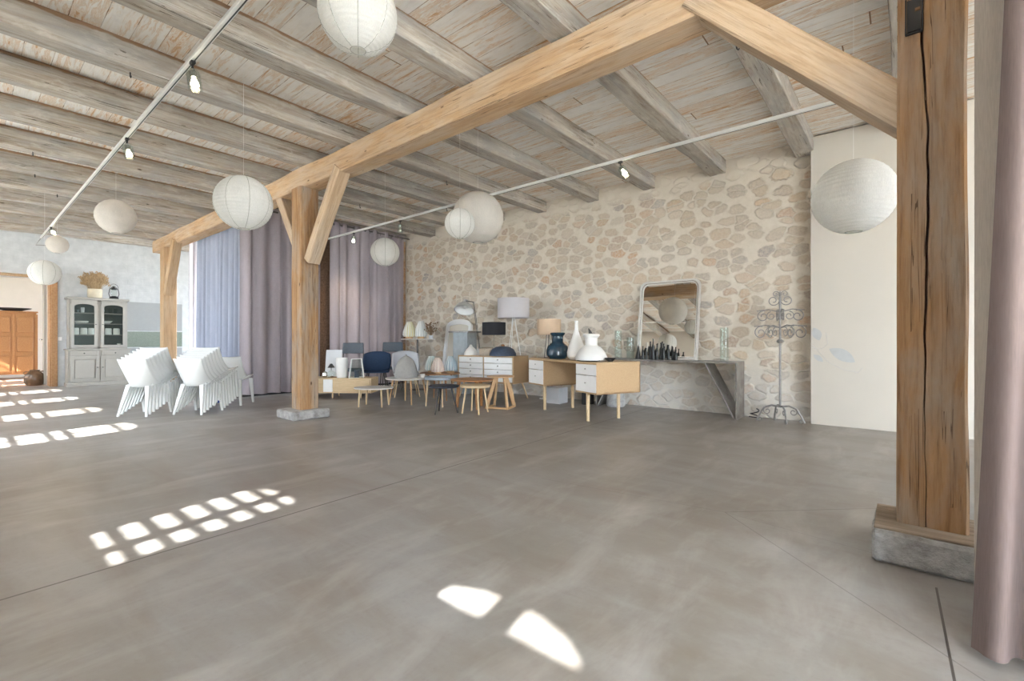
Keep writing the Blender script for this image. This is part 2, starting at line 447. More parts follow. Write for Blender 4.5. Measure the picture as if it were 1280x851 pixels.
def m_whitebrick():
    m, nt, out = newmat('whitewashed_masonry'); N = NT(nt)
    tc = nt.nodes.new('ShaderNodeTexCoord'); sp = nt.nodes.new('ShaderNodeSeparateXYZ'); N.l(tc.outputs['Object'], sp.inputs[0])
    cb = nt.nodes.new('ShaderNodeCombineXYZ'); N.l(sp.outputs[1], cb.inputs[0]); N.l(sp.outputs[2], cb.inputs[1])
    b = nt.nodes.new('ShaderNodeTexBrick'); b.inputs['Scale'].default_value = 1
    b.inputs['Brick Width'].default_value = .32; b.inputs['Row Height'].default_value = .15; b.inputs['Mortar Size'].default_value = .012
    b.inputs['Mortar Smooth'].default_value = .6
    N.l(cb.outputs[0], b.inputs['Vector'])
    f, _ = N.noise(tc.outputs['Object'], 7, 5, .6)
    c = N.ramp(f, [(.3, (.50, .52, .535)), (.7, (.62, .635, .645))])
    c = N.mix(N.math('MULTIPLY', b.outputs['Fac'], .12), c, (.46, .48, .49))
    h = N.math('SUBTRACT', N.math('MULTIPLY', f, .6), b.outputs['Fac'])
    N.bsdf(out, c, .8, 0, N.bump(h, .18, .012), spec=.2); return m
M['whitebrick'] = m_whitebrick()

def m_tiles():
    m, nt, out = newmat('green_wall_tiles'); N = NT(nt)
    tc = nt.nodes.new('ShaderNodeTexCoord'); sp = nt.nodes.new('ShaderNodeSeparateXYZ'); N.l(tc.outputs['Object'], sp.inputs[0])
    cb = nt.nodes.new('ShaderNodeCombineXYZ'); N.l(sp.outputs[1], cb.inputs[0]); N.l(sp.outputs[2], cb.inputs[1])
    b = nt.nodes.new('ShaderNodeTexBrick'); b.offset = 0
    b.inputs['Brick Width'].default_value = .1; b.inputs['Row Height'].default_value = .1; b.inputs['Mortar Size'].default_value = .006
    b.inputs['Color1'].default_value = (.13, .165, .135, 1); b.inputs['Color2'].default_value = (.18, .22, .18, 1); b.inputs['Mortar'].default_value = (.28, .29, .26, 1)
    N.l(cb.outputs[0], b.inputs['Vector']); N.bsdf(out, b.outputs[0], .3); return m
M['tiles'] = m_tiles()

# floor: polished concrete with saw joints (segments in world metres)
def m_floor(segs):
    m, nt, out = newmat('polished_concrete'); N = NT(nt)
    tc = nt.nodes.new('ShaderNodeTexCoord'); v = tc.outputs['Object']
    sp = nt.nodes.new('ShaderNodeSeparateXYZ'); N.l(v, sp.inputs[0])
    f1, _ = N.noise(v, .7, 4, .5, .4); f2, _ = N.noise(v, 3.0, 5, .6, .3); f3, _ = N.noise(v, 40, 3, .7)
    k = N.math('ADD', N.math('MULTIPLY', f1, .5), N.math('MULTIPLY', f2, .5))
    c = N.ramp(k, [(.30, (.168, .150, .129)), (.45, (.236, .219, .198)), (.55, (.294, .284, .270)), (.72, (.376, .374, .368))])
    bl, _ = N.noise(N.coords((1, 1, 1)), .35, 3)
    c = N.mix(N.ramp(bl, [(.40, (0, 0, 0)), (.65, (.55, .55, .55))]), c, (.280, .288, .300))
    c = N.mix(N.ramp(f3, [(.5, (0, 0, 0)), (.8, (.3, .3, .3))]), c, (.20, .18, .16))
    st, _ = N.noise(N.coords((.7, 2.6, 1)), 1.3, 5, .6, .5)
    c = N.mix(N.ramp(st, [(.42, (0, 0, 0)), (.80, (.75, .75, .75))]), c, (.185, .150, .120))
    st2, _ = N.noise(N.coords((2.4, .8, 1)), 1.5, 5, .62, .4)
    c = N.mix(N.ramp(st2, [(.48, (0, 0, 0)), (.80, (.7, .7, .7))]), c, (.46, .455, .445))
    tot = None
    for (a, b, wd, dk) in segs:
        ax, ay = a; bx, by = b; L = math.hypot(bx-ax, by-ay); ux, uy = (bx-ax)/L, (by-ay)/L
        dx = N.math('SUBTRACT', sp.outputs[0], ax); dy = N.math('SUBTRACT', sp.outputs[1], ay)
        along = N.math('ADD', N.math('MULTIPLY', dx, ux), N.math('MULTIPLY', dy, uy))
        perp = N.math('ABSOLUTE', N.math('ADD', N.math('MULTIPLY', dx, -uy), N.math('MULTIPLY', dy, ux)))
        i = N.math('MULTIPLY', N.math('LESS_THAN', perp, wd), N.math('MULTIPLY', N.math('GREATER_THAN', along, 0), N.math('LESS_THAN', along, L)))
        i = N.math('MULTIPLY', i, dk)
        tot = i if tot is None else N.math('MAXIMUM', tot, i)
    c = N.mix(tot, c, (.06, .05, .045))
    r = N.ramp(f2, [(.3, (.31,)*3), (.7, (.44,)*3)])
    h = N.math('SUBTRACT', N.math('MULTIPLY', f3, .15), tot)
    N.bsdf(out, c, r, 0, N.bump(h, .15, .004), spec=.75); return m
M['floor'] = m_floor([
    ((-2.78, -.2), (-3.0, 7.0), .006, .9),
    ((-.83, 3.01), (.05, 3.85), .003, .6),
    ((-.83, 3.01), (.20, 2.03), .003, .45),
    ((-2.1, 2.85), (-.83, 3.01), .003, .35),
    ((-.83, 3.01), (-.10, 2.90), .002, .4),
    ((.11, 2.67), (.13, 1.60), .004, .95),
    ((-5.9, 3.3), (-4.6, 5.6), .003, .3),
])

def m_concreteblock():
    m, nt, out = newmat('rough_grey_stone'); N = NT(nt)
    v = N.coords(); f, _ = N.noise(v, 9, 7, .7); g, _ = N.noise(v, 28, 4, .7)
    c = N.ramp(f, [(.3, (.26, .25, .24)), (.5, (.42, .42, .42)), (.7, (.58, .58, .57))])
    N.bsdf(out, c, .9, 0, N.bump(N.math('ADD', f, N.math('MULTIPLY', g, .4)), .8, .03), spec=.15); return m
M['plinth'] = m_concreteblock()
def m_steelplate():
    m, nt, out = newmat('raw_steel_plate'); N = NT(nt)
    f, _ = N.noise(N.coords((2, 2, 2)), 3, 6, .65, .6)
    c = N.ramp(f, [(.3, (.16, .14, .13)), (.55, (.30, .28, .26)), (.75, (.44, .43, .42))])
    N.bsdf(out, c, .35, .6, N.bump(f, .1, .01)); return m
M['plate'] = m_steelplate()

def m_striped(name, a, b, n=14):
    m, nt, out = newmat(name); N = NT(nt)
    tc = nt.nodes.new('ShaderNodeTexCoord'); sp = nt.nodes.new('ShaderNodeSeparateXYZ'); N.l(tc.outputs['Object'], sp.inputs[0])
    an = N.math('ARCTAN2', sp.outputs[1], sp.outputs[0])
    s = N.math('SINE', N.math('MULTIPLY', an, n))
    c = N.mix(N.ramp(s, [(.0, (0, 0, 0)), (.3, (1, 1, 1))]), a, b)
    N.bsdf(out, c, .75); return m
M['s_yellow'] = m_striped('yellow_striped', (.66, .60, .36), (.72, .72, .68))
M['s_white'] = m_striped('white_striped', (.55, .56, .55), (.78, .78, .76))
M['s_teal'] = m_striped('teal_striped', (.38, .50, .50), (.66, .70, .68))
M['s_pink'] = m_striped('pink_striped', (.60, .47, .42), (.70, .62, .56))
M['s_blue'] = m_striped('blue_striped', (.34, .44, .50), (.62, .67, .68))

# ================================================================== SETTING
CZ = 3.60          # underside of the ceiling boards
JB = 3.375         # underside of the joists at the beam
W = 7.02           # face of the stone wall
BX = -14.6         # face of the far end wall
YB = -1.50         # inner face of the window wall (behind the camera)
def struct(name, mb, m, label=None, parent=None, **k):
    o = mb.build(name, m, parent, **k)
    if parent is None: tag(o, label, None, None, 'structure')
    return o
mb = MB(); mb.box((-6.5, 3, -.1), (31, 11.6, .2)); struct('floor', mb, M['floor'], 'polished grey concrete floor with thin saw-cut joints')
mb = MB(); mb.box((-4.0, 2.75, CZ+.03), (21.6, 9.1, .06)); struct('ceiling', mb, M['boards'], 'whitewashed board ceiling with orange wood showing through')
mb = MB(); mb.box((-4.0, 2.75, CZ+.2), (21.8, 9.3, .2)); struct('ceiling_roof', mb, M['plaster'], 'roof slab above the boards')
# stone wall (long, facing the camera) - starts where the curtain ends
mb = MB(); mb.box((-1.15, W+.2, 1.8), (16.1, .4, 3.62)); struct('wall_back', mb, M['stone'], 'long wall of tan rubble stones in cream mortar')
# far room behind the curtains: wall with a wide window opening
XW0, XW1 = -13.6, -10.2
mb = MB()
mb.box(((-9.2+XW1)/2, W+.2, 1.8), (-9.2-XW1, .4, 3.62)); mb.box(((XW0-14.8)/2, W+.2, 1.8), (XW0+14.8, .4, 3.62))
mb.box(((XW0+XW1)/2, W+.2, 3.3), (XW1-XW0, .4, .62)); mb.box(((XW0+XW1)/2, W+.2, .3), (XW1-XW0, .4, .6))
struct('wall_alcove', mb, M['plaster'], 'plaster wall with a window hidden behind the curtains')
mb = MB(); mb.box((-9.40, 4.85, 1.70), (.22, .50, 3.4)); struct('gap_blocker', mb, M['gapwood'], 'dark upright added to block the bright gap between the mauve curtains')  # added blocker that keeps the gap between the curtains dark
mb = MB(); mb.box((-9.28, 6.94, 1.75), (.10, .14, 3.5)); struct('trim_1', mb, M['post'], 'dark timber corner post beside the stone wall')
# white panel on the stone wall
mb = MB(); mb.box((-.03, W-.075, 1.79), (1.70, .15, 3.58), bev=.004); pn = struct('wall_panel', mb, M['panel'], 'smooth cream plaster section right of the stone wall')
# end wall with doorway
DY0, DY1, DH = -.9, 1.40, 2.42
mb = MB()
mb.box((BX-.2, (DY1+7.2)/2, 1.8), (.4, 7.2-DY1, 3.6)); mb.box((BX-.2, (DY0+YB-.4)/2, 1.8), (.4, DY0-YB+.4, 3.6))
mb.box((BX-.2, (DY0+DY1)/2, (DH+3.6)/2), (.4, DY1-DY0, 3.6-DH))
struct('wall_end', mb, M['whitebrick'], 'whitewashed rough end wall around the doorway')
mb = MB(); mb.box((BX+.012, 3.20, 1.63), (.024, 1.30, .70)); mb.box((BX+.012, 3.20, .42), (.024, 1.30, .84))
struct('wall_niche', mb, m_plain('niche_shade_grey', (.32, .33, .335), .8, 0, .03), 'grey band beside the dresser, niche shade put into its colour')  # flat plates coloured grey to stand for a shaded niche
mb = MB(); mb.box((BX+.016, 3.20, 1.06), (.03, 1.30, .38)); struct('wall_tiles', mb, M['tiles'], 'green tiled splashback behind the chairs')
# door lining
d = thing('door_1', 'open doorway with an orange timber lining', None, (BX, 0, 0)); d['kind'] = 'structure'
mb = MB(); mb.box((.01, DY1+.035, DH/2), (.06, .10, DH), bev=.006); mb.box((-.20, DY1-.02, DH/2), (.38, .04, DH), bev=.004); mb.build('jamb', M['jambwood'], d)
mb = MB(); mb.box((.01, (DY0+DY1)/2, DH+.02), (.05, DY1-DY0+.1, .06), bev=.006); mb.build('lintel', M['postfar'], d)
mb = MB(); mb.box((-.76, DY1-.055, DH/2), (.70, .045, DH-.05), rot=rotz(-3), bev=.004); dl = mb.build('door_leaf', M['greypaint'], d)
mb = MB(); mb.cyl((-.95, DY1-.06, 1.05), (-.95, DY1-.12, 1.05), .012); mb.cyl((-.95, DY1-.12, 1.05), (-.83, DY1-.12, 1.05), .009); mb.build('door_handle', M['steel'], dl)
# room beyond the doorway
mb = MB(); mb.box((-19.2, 2, 1.6), (.2, 9, 3.2)); struct('wall_beyond', mb, M['limewash'], 'cream wall of the room beyond the doorway')
mb = MB(); mb.box((-17.1, 4.3, 2.95), (4.4, .2, .5)); mb.box((-17.1, 4.3, .25), (4.4, .2, .5)); mb.box((-18.65, 4.3, 1.6), (1.3, .2, 3.2)); mb.box((-15.65, 4.3, 1.6), (1.5, .2, 3.2)); struct('wall_beyond_side', mb, M['plaster'], 'side wall of the room beyond the doorway')
mb = MB(); mb.box((-17.1, 1.3, 3.25), (4.6, 6.4, .1)); struct('ceiling_beyond', mb, M['plaster'], 'white ceiling of the room beyond the doorway')
mb = MB(); mb.box((-17.0, 1.4, .004), (3.9, 5.6, .008)); struct('floor_beyond', mb, m_plain('terracotta_floor', (.42, .30, .24), .5, 0, .12), 'reddish floor of the room beyond the doorway')
# right end wall, unseen; its glazing is added to light the room
mb = MB()
GX = 6.5
mb.box((GX+.15, 6.9, 1.8), (.3, 1.2, 3.6)); mb.box((GX+.15, 2.5, 3.25), (.3, 8, .7)); mb.box((GX+.15, -1.3, 1.8), (.3, .8, 3.6)); mb.box((GX+.15, 2.5, .05), (.3, 8, .1)); mb.box((GX+.15, 5.1, 1.6), (.3, 3.0, 3.0))
struct('wall_right', mb, M['plaster'], 'right wall out of the picture, with glazing added for light')

# window wall behind the camera: row of narrow arched casements
SUNK = .783        # rise per metre of run in +Y
SX = -.20          # sun drift in X per metre of Y
YG = YB-.30        # glazing plane
def zfor(y): return (y-YG)*SUNK
def xfor(x, y): return x - SX*(y-YG)
wins = []
for cx_, cy_ in ((-13.40, 1), (-11.35, 1), (-9.28, 1), (-7.18, 1), (-3.12, 1), (-1.16, 1.4), (-15.5, 1), (-17.6, 1)):
    wins.append(xfor(cx_, cy_))
ZT = zfor(1.53); ZS = .55; HW = .39
extra = []
allx = sorted(wins+extra)
edges = [-19.2]
mb = MB()
x0 = -19.3
WALLH = 3.6
segs = []
for xc in allx:
    mb.box(((x0+xc-HW)/2, YB-.2, WALLH/2), (xc-HW-x0, .4, WALLH))
    mb.box((xc, YB-.2, ZS/2), (2*HW, .4, ZS))
    # arched head: polygon with arch cut
    poly = [(-HW, WALLH), (-HW, ZT-.17)]
    for k in range(9):
        a = PI-PI*k/8; poly.append((HW*math.cos(a)*.999, ZT-.17+.17*math.sin(a)))
    poly += [(HW, ZT-.17), (HW, WALLH)]
    Mx = Matrix.Translation((xc, YB, 0)) @ rotx(90)
    mb.prism(poly[:2]+poly[2:], 0, .4, Mx)
    x0 = xc+HW
FX0, FX1, FZ0, FZ1 = 1.4, 5.9, .35, 2.85
mb.box(((x0+FX0)/2, YB-.2, WALLH/2), (FX0-x0, .4, WALLH)); mb.box(((6.8+FX1)/2, YB-.2, WALLH/2), (6.8-FX1, .4, WALLH))
mb.box(((FX0+FX1)/2, YB-.2, FZ0/2), (FX1-FX0, .4, FZ0)); mb.box(((FX0+FX1)/2, YB-.2, (FZ1+WALLH)/2), (FX1-FX0, .4, WALLH-FZ1))
struct('wall_front', mb, M['limewash'], 'cream plaster wall with a row of narrow arched windows')
BARS = [.06, .38, .655, .81, 1.245]
for i, xc in enumerate(allx):
    w = thing('window_%d' % (i+1), 'narrow arched casement window with thin glazing bars', None, (xc, YG, 0)); w['kind'] = 'structure'
    mb = MB()
    mb.box((0, 0, (ZS+ZT)/2-.05), (.035, .04, ZT-ZS+.1)); mb.box((-HW+.02, 0, (ZS+ZT)/2), (.04, .05, ZT-ZS)); mb.box((HW-.02, 0, (ZS+ZT)/2), (.04, .05, ZT-ZS))
    mb.box((0, 0, ZS+.03), (2*HW, .05, .06))
    for yb in ([] if abs(xc-xfor(-3.12, 1)) < .01 else BARS): mb.box((0, 0, zfor(yb)), (2*HW, .035, .028))
    for k in range(8):
        a0 = PI-PI*k/8; a1 = PI-PI*(k+1)/8
        mb.bar((HW*math.cos(a0), 0, ZT-.17+.16*math.sin(a0)), (HW*math.cos(a1), 0, ZT-.17+.16*math.sin(a1)), .045, .045)
    mb.build('window_frame', M['whitepaint'], w)
    mb = MB(); mb.box((0, -.01, (ZS+ZT)/2), (2*HW, .004, ZT-ZS)); mb.build('window_pane', M['pane'], w)
    xm = xfor(-3.12, 1)
    if abs(xc-xm) < .01:      # unseen slats added outside to shape the sun patch on the floor
        mb = MB(); z0 = zfor(.56)
        mb.box((0, -.10, (ZS-.1+z0)/2), (2*HW+.1, .03, z0-ZS+.1))
        k = 0; y = .655
        while y < 1.5:
            mb.box((-.0, -.10, zfor(y)), (2*HW+.1, .03, .04)); y += .155
        mb.box((.30, -.10, (z0+ZT)/2), (.16, .03, ZT-z0)); mb.box((0, -.10, (z0+ZT)/2), (.10, .03, ZT-z0))
        mb.build('sun_mask', M['joist'], w)
    if abs(xc-xfor(-1.16, 1.4)) < .01:  # unseen boards added outside to cut off most of this sun patch
        mb = MB(); z0 = zfor(1.31)
        mb.box((0, -.10, (ZS-.1+z0)/2), (2*HW+.1, .03, z0-ZS+.1)); mb.box((-.0, -.10, (z0+ZT)/2), (.14, .03, ZT-z0)); mb.build('sun_mask', M['joist'], w)
w = thing('window_22', 'wide window added behind the camera as frontal fill light', None, ((FX0+FX1)/2, YG, 0)); w['kind'] = 'structure'  # made-up window, out of view, for fill light from behind the camera
mb = MB()
for k in range(6): mb.box((-2.25+k*.9, 0, (FZ0+FZ1)/2), (.06, .05, FZ1-FZ0))
for z in (FZ0+.03, 2.1, FZ1-.03): mb.box((0, 0, z), (4.5, .05, .06))
mb.build('window_frame', M['whitepaint'], w)
mb = MB(); mb.box((0, .01, (FZ0+FZ1)/2), (4.5, .004, FZ1-FZ0)); mb.build('window_pane', M['pane'], w)
# unseen glazed doors added in the right wall to bring in daylight
w = thing('window_20', 'wide glazed doors added in the unseen right wall for light', None, (GX, 1.35, 0)); w['kind'] = 'structure'
mb = MB()
for k in range(5): mb.box((0, -2.25+k*1.125, 1.5), (.05, .06, 2.8))
for z in (.13, 2.2, 2.88): mb.box((0, 0, z), (.05, 4.5, .06))
mb.build('window_frame', M['greypaint'], w)
mb = MB(); mb.box((0.01, 0, 1.5), (.004, 4.5, 2.8)); mb.build('window_pane', M['pane'], w)
w = thing('window_23', 'wide window added to brighten the room beyond the doorway', None, (-17.2, 4.3, 0)); w['kind'] = 'structure'  # made-up side window that lets more light into the next room
mb = MB()
for k in range(4): mb.box((-1.7+k*3.4/3, 0, 1.6), (.05, .06, 2.2))
for z in (.52, 2.68): mb.box((0, 0, z), (3.4, .06, .06))
mb.build('window_frame', M['whitepaint'], w)
mb = MB(); mb.box((0, .01, 1.6), (3.4, .004, 2.2)); mb.build('window_pane', M['pane'], w)
w = thing('window_21', 'wide window behind the curtains', None, ((XW0+XW1)/2, W+.2, 0)); w['kind'] = 'structure'
mb = MB()
for k in range(4): mb.box((-1.7+k*3.4/3, 0, 1.8), (.05, .06, 2.4))
for z in (.62, 2.97): mb.box((0, 0, z), (3.4, .06, .06))
mb.build('window_frame', M['greypaint'], w)
mb = MB(); mb.box((0, .01, 1.8), (3.4, .004, 2.4)); mb.build('window_pane', M['pane'], w)
mb = MB(); mb.box((-5, 2, -.35), (120, 120, .1)); struct('ground_outside', mb, M['bounceground'], 'unseen ground outside, made pale to bounce light indoors')  # pale ground added as a reflector, throwing light up to the ceiling

# ================================================================== TIMBER
def hewn(name, p0, p1, w, h, m, seed=0, jit=.006, n=None, groove=None, ends=True, parent=None, bow=.0, chamf=.012):
    """rough-sawn timber; local X runs along the grain"""
    p0 = Vector(p0); p1 = Vector(p1); L = (p1-p0).length
    n = n or max(4, int(L/.16)); rr = random.Random(seed)
    mb = MB(); rings = []
    base = []
    hw, hh, c = w/2, h/2, chamf
    for s_, t_ in ((1, 1), (-1, 1), (-1, -1), (1, -1)):
        base.append((s_*hw, t_*(hh-c)) if s_*t_ > 0 else (s_*(hw-c), t_*hh))
        base.append((s_*(hw-c), t_*hh) if s_*t_ > 0 else (s_*hw, t_*(hh-c)))
    # add mid points so faces undulate
    poly = []
    for i in range(len(base)):
        a = base[i]; b = base[(i+1) % len(base)]; poly.append(a)
        if math.hypot(a[0]-b[0], a[1]-b[1]) > .08:
            for q in (.33, .66): poly.append((a[0]*(1-q)+b[0]*q, a[1]*(1-q)+b[1]*q))
    for i in range(n+1):
        x = L*i/n; ring = []
        for (y, z) in poly:
            e = noise.noise(Vector((x*1.3+seed*7.1, y*9, z*9)))*jit*2 + noise.noise(Vector((x*.5+seed*3.3, y*2, z*2)))*jit*2
            l_ = math.hypot(y, z); k = 1+e/l_
            ring.append(mb.bm.verts.new(Vector((x, y*k, z*k+bow*math.sin(PI*i/n)))))
        rings.append(ring)
    N_ = len(poly)
    for A, B in zip(rings, rings[1:]):
        for k in range(N_): mb.bm.faces.new((A[k], A[(k+1) % N_], B[(k+1) % N_], B[k]))
    mb.bm.faces.new(rings[0]); mb.bm.faces.new(rings[-1][::-1])
    o = mb.build(name, m, parent, smooth=True)
    d = (p1-p0).normalized()
    up = Vector((0, 0, 1)) if abs(d.z) < .9 else Vector((0, 1, 0))
    y = up.cross(d).normalized(); z = d.cross(y)
    o.matrix_world = Matrix.Translation(p0) @ Matrix((d, y, z)).transposed().to_4x4()
    return o

# ceiling joists, one by one: X of their right-hand edge
jx = [.13, -.85, -1.92, -2.96, -3.95, -5.04, -6.06, -7.10, -8.15, -9.22, -10.25, -11.28, -12.30, -13.30, -14.38]
jl = ['rough limewashed ceiling joist just behind the tall right-hand post',
      'wavy pale ceiling joist whose end meets the corner of the cream panel',
      'grey ceiling joist with rust-stained side, second one left of the cream panel',
      'round-ended grey ceiling joist, above the spotlight at the stone wall',
      'brown-sided ceiling joist landing on the stone wall above the grey drum lampshade',
      'dark-streaked ceiling joist crossing the golden beam right of the centre post brace',
      'grey ceiling joist landing on the stone wall over the two overlapping paper globes',
      'grey ceiling joist passing straight above the centre post',
      'ceiling joist nearest the curtain that still lands on the stone wall',
      'thin-looking grey joist just left of the centre post, over the large paper globe',
      'grey joist seventh back from the front ones, with a long drying crack',
      'pale joist above the oval paper lantern',
      'pale joist meeting the beam at its dark notch',
      'joist crossing above the left post',
      'last ceiling joist, running along the top of the white end wall']
for i, x in enumerate(jx):
    wv = .21+R.uniform(-.015, .02)
    z0 = JB+.105-.01; z1 = JB+.105+.045
    yend = W+.1 if x > -9 else W+.1
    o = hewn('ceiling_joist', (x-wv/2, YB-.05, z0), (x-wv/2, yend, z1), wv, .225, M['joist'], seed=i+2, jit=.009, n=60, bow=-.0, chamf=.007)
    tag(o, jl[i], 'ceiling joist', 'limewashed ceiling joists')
tag(hewn('main_beam', (-13.55, 3.115, 3.235), (6.5, 3.115, 3.235), .245, .275, M['beam'], seed=30, jit=.006, n=150),
    'long golden timber beam carrying the grey joists on the three posts', 'beam')

def post(name, label, cx_, z0, z1, w, d, m, seed, crack=None, notch=False):
    """timber post; crack = (offset, depth, halfwidth) groove down the front face"""
    t = thing(name, label, 'post', (cx_, 0, 0), 0, 'timber posts under the beam')
    mb = MB(); n = 70; rings = []
    yf = 2.95; yb = yf+d
    for i in range(n+1):
        z = z0+(z1-z0)*i/n
        nz = lambda k, s=1: noise.noise(Vector((z*1.4*s, k*3.7, seed)))
        pts = []
        c = .012
        L_, R_ = -w/2+.006*nz(1), w/2+.010*nz(2)
        yy = yf+.004*nz(3)
        if crack:
            off, dep, hwid = crack
            cxx = off+.018*nz(5, 1.3)+.006*nz(6, 5)
            env = max(0.12, min(1, .62+.9*noise.noise(Vector((z*.9, 9.1, seed)))))
            if z > 2.9: env = .1
            hwd = hwid*env; dp = dep*env
            pts += [(L_+c, yy), (L_+w*.25, yy+.003*nz(7)), (cxx-hwd, yy), (cxx, yy+dp), (cxx+hwd*.8, yy+.002), (cxx+.05, yy+.002*nz(8)), (R_-c, yy)]
        else:
            pts += [(L_+c, yy), (L_+w*.33, yy+.004*nz(7)), (L_+w*.6, yy+.004*nz(8)), (R_-c, yy)]
        pts += [(R_, yy+c), (R_+.003*nz(9), yy+d*.5), (R_, yb-c), (R_-c, yb), (L_+c, yb), (L_, yb-c), (L_, yy+c)]
        rings.append([mb.bm.verts.new(Vector((z, -x, y))) for x, y in pts])   # local X = up
    N_ = len(rings[0])
    for A, B in zip(rings, rings[1:]):
        for k in range(N_): mb.bm.faces.new((A[k], A[(k+1) % N_], B[(k+1) % N_], B[k]))
    mb.bm.faces.new(rings[0]); mb.bm.faces.new(rings[-1][::-1])
    o = mb.build('shaft', m, t, smooth=True)
    # local (z,-x,y) -> world (x,y,z)
    o.matrix_local = Matrix(((0, -1, 0, 0), (0, 0, 1, 0), (1, 0, 0, 0), (0, 0, 0, 1)))
    return t
def plinth(t, x0, x1, y0, y1, h, seed):
    mb = MB(); mb.box(((x0+x1)/2, (y0+y1)/2, h/2), (x1-x0, y1-y0, h), bev=.014)
    bmesh.ops.subdivide_edges(mb.bm, edges=mb.bm.edges[:], cuts=5, use_grid_fill=True)
    for v in mb.bm.verts:
        k = noise.noise(v.co*7+Vector((seed, 0, 0)))*.008
        v.co += Vector((k, noise.noise(v.co*8)*.008, 0 if v.co.z < .01 else k*.6))
    return mb.build('stone_base', M['plinth'], t, smooth=True)
p = post('timber_post', 'big brown cracked timber post with a cut socket near its top', .105, .158, 3.10, .25, .25, M['post'], 3, (-.02, .07, .0085))
plinth(p, -.215, .22, 2.80, 3.24, .150, 1)
mb = MB(); mb.box((-.0, 3.03, .154), (.42, .40, .012), bev=.003); mb.build('timber_pad', m_wood('grey_board', (.20, .15, .11), (.33, .27, .21), (.43, .37, .31), 1, .85, .4), p)
mb = MB()
for s in (-1, 1): mb.box((-.063+s*.03, 2.945, 2.60), (.006, .02, .165))
mb.box((-.063, 2.945, 2.60), (.050, .014, .150)); mb.box((-.063, 2.945, 2.515), (.062, .02, .006)); mb.build('socket', M['black'], p)
mb = MB(); mb.box((-.050, 2.935, 2.62), (.018, .012, .012)); mb.build('peg', M['post'], p)
p = post('timber_post', 'honey brown timber post on a grey stone block in the middle of the room', -6.265, .10, 3.10, .27, .25, M['post'], 8, (.02, .02, .003))
plinth(p, .0-.25+.02, .26+.01, 2.79, 3.29, .115, 2)
p = post('timber_post', 'paler timber post beside the stacked chairs and the dresser', -12.62, .0, 3.10, .27, .25, M['postfar'], 12, None)
mb = MB(); mb.box((-.13, 3.07, 1.85), (.012, .05, .22)); mb.build('socket', M['black'], p)

tag(hewn('beam_brace', (-6.05, 3.06, 2.10), (-5.28, 3.06, 3.16), .17, .15, M['brace'], 41, .006), 'slanting timber brace on the right of the centre post', 'brace', 'timber braces')
tag(hewn('beam_brace', (-6.42, 3.10, 2.30), (-7.02, 3.10, 3.16), .15, .13, M['brace'], 42, .006), 'short timber brace on the left of the centre post', 'brace', 'timber braces')
tag(hewn('beam_brace', (-12.38, 3.02, 2.05), (-11.78, 3.02, 3.16), .17, .15, M['postfar'], 43, .006), 'timber brace leaning from the left post up to the beam', 'brace', 'timber braces')
b = hewn('beam_brace', (.04, 3.06, 2.15), (-1.02, 3.06, 3.24), .17, .165, M['brace'], 44, .005, n=26)
tag(b, 'split timber brace running from the big right-hand post up to the beam', 'brace', 'timber braces')
mb = MB()
pts = []
for k in range(25):
    q = k/24; pts.append((.10+q*1.30, .0845, .012*math.sin(q*6+1)+.03-.02*q))
mb.tube(pts, [.001+.0045*abs(math.sin(PI*(k/24)))**.6*(1-.5*k/24) for k in range(25)], 5)
ck = mb.build('drying_crack', M['black'], b)

# ================================================================== TRACK LIGHTS
def track(name, label, y, x0, x1, z):
    t = thing(name, label, 'light track', (0, y, z))
    mb = MB(); mb.box(((x0+x1)/2, 0, 0), (x1-x0, .036, .034), bev=.004); mb.build('rail', M['railwhite'], t)
    mb = MB(); mb.box(((x0+x1)/2, .006, -.0172), (x1-x0-.02, .008, .002)); mb.build('groove', M['railgap'], t)
    return t
lt1 = track('light_track', 'long white track with a dark groove crossing under the joists above the empty floor', 1.127, -13.4, 1.0, 3.12)
track('light_track', 'slim white track running in front of the stone wall', 4.90, -9.0, .35, 3.11)
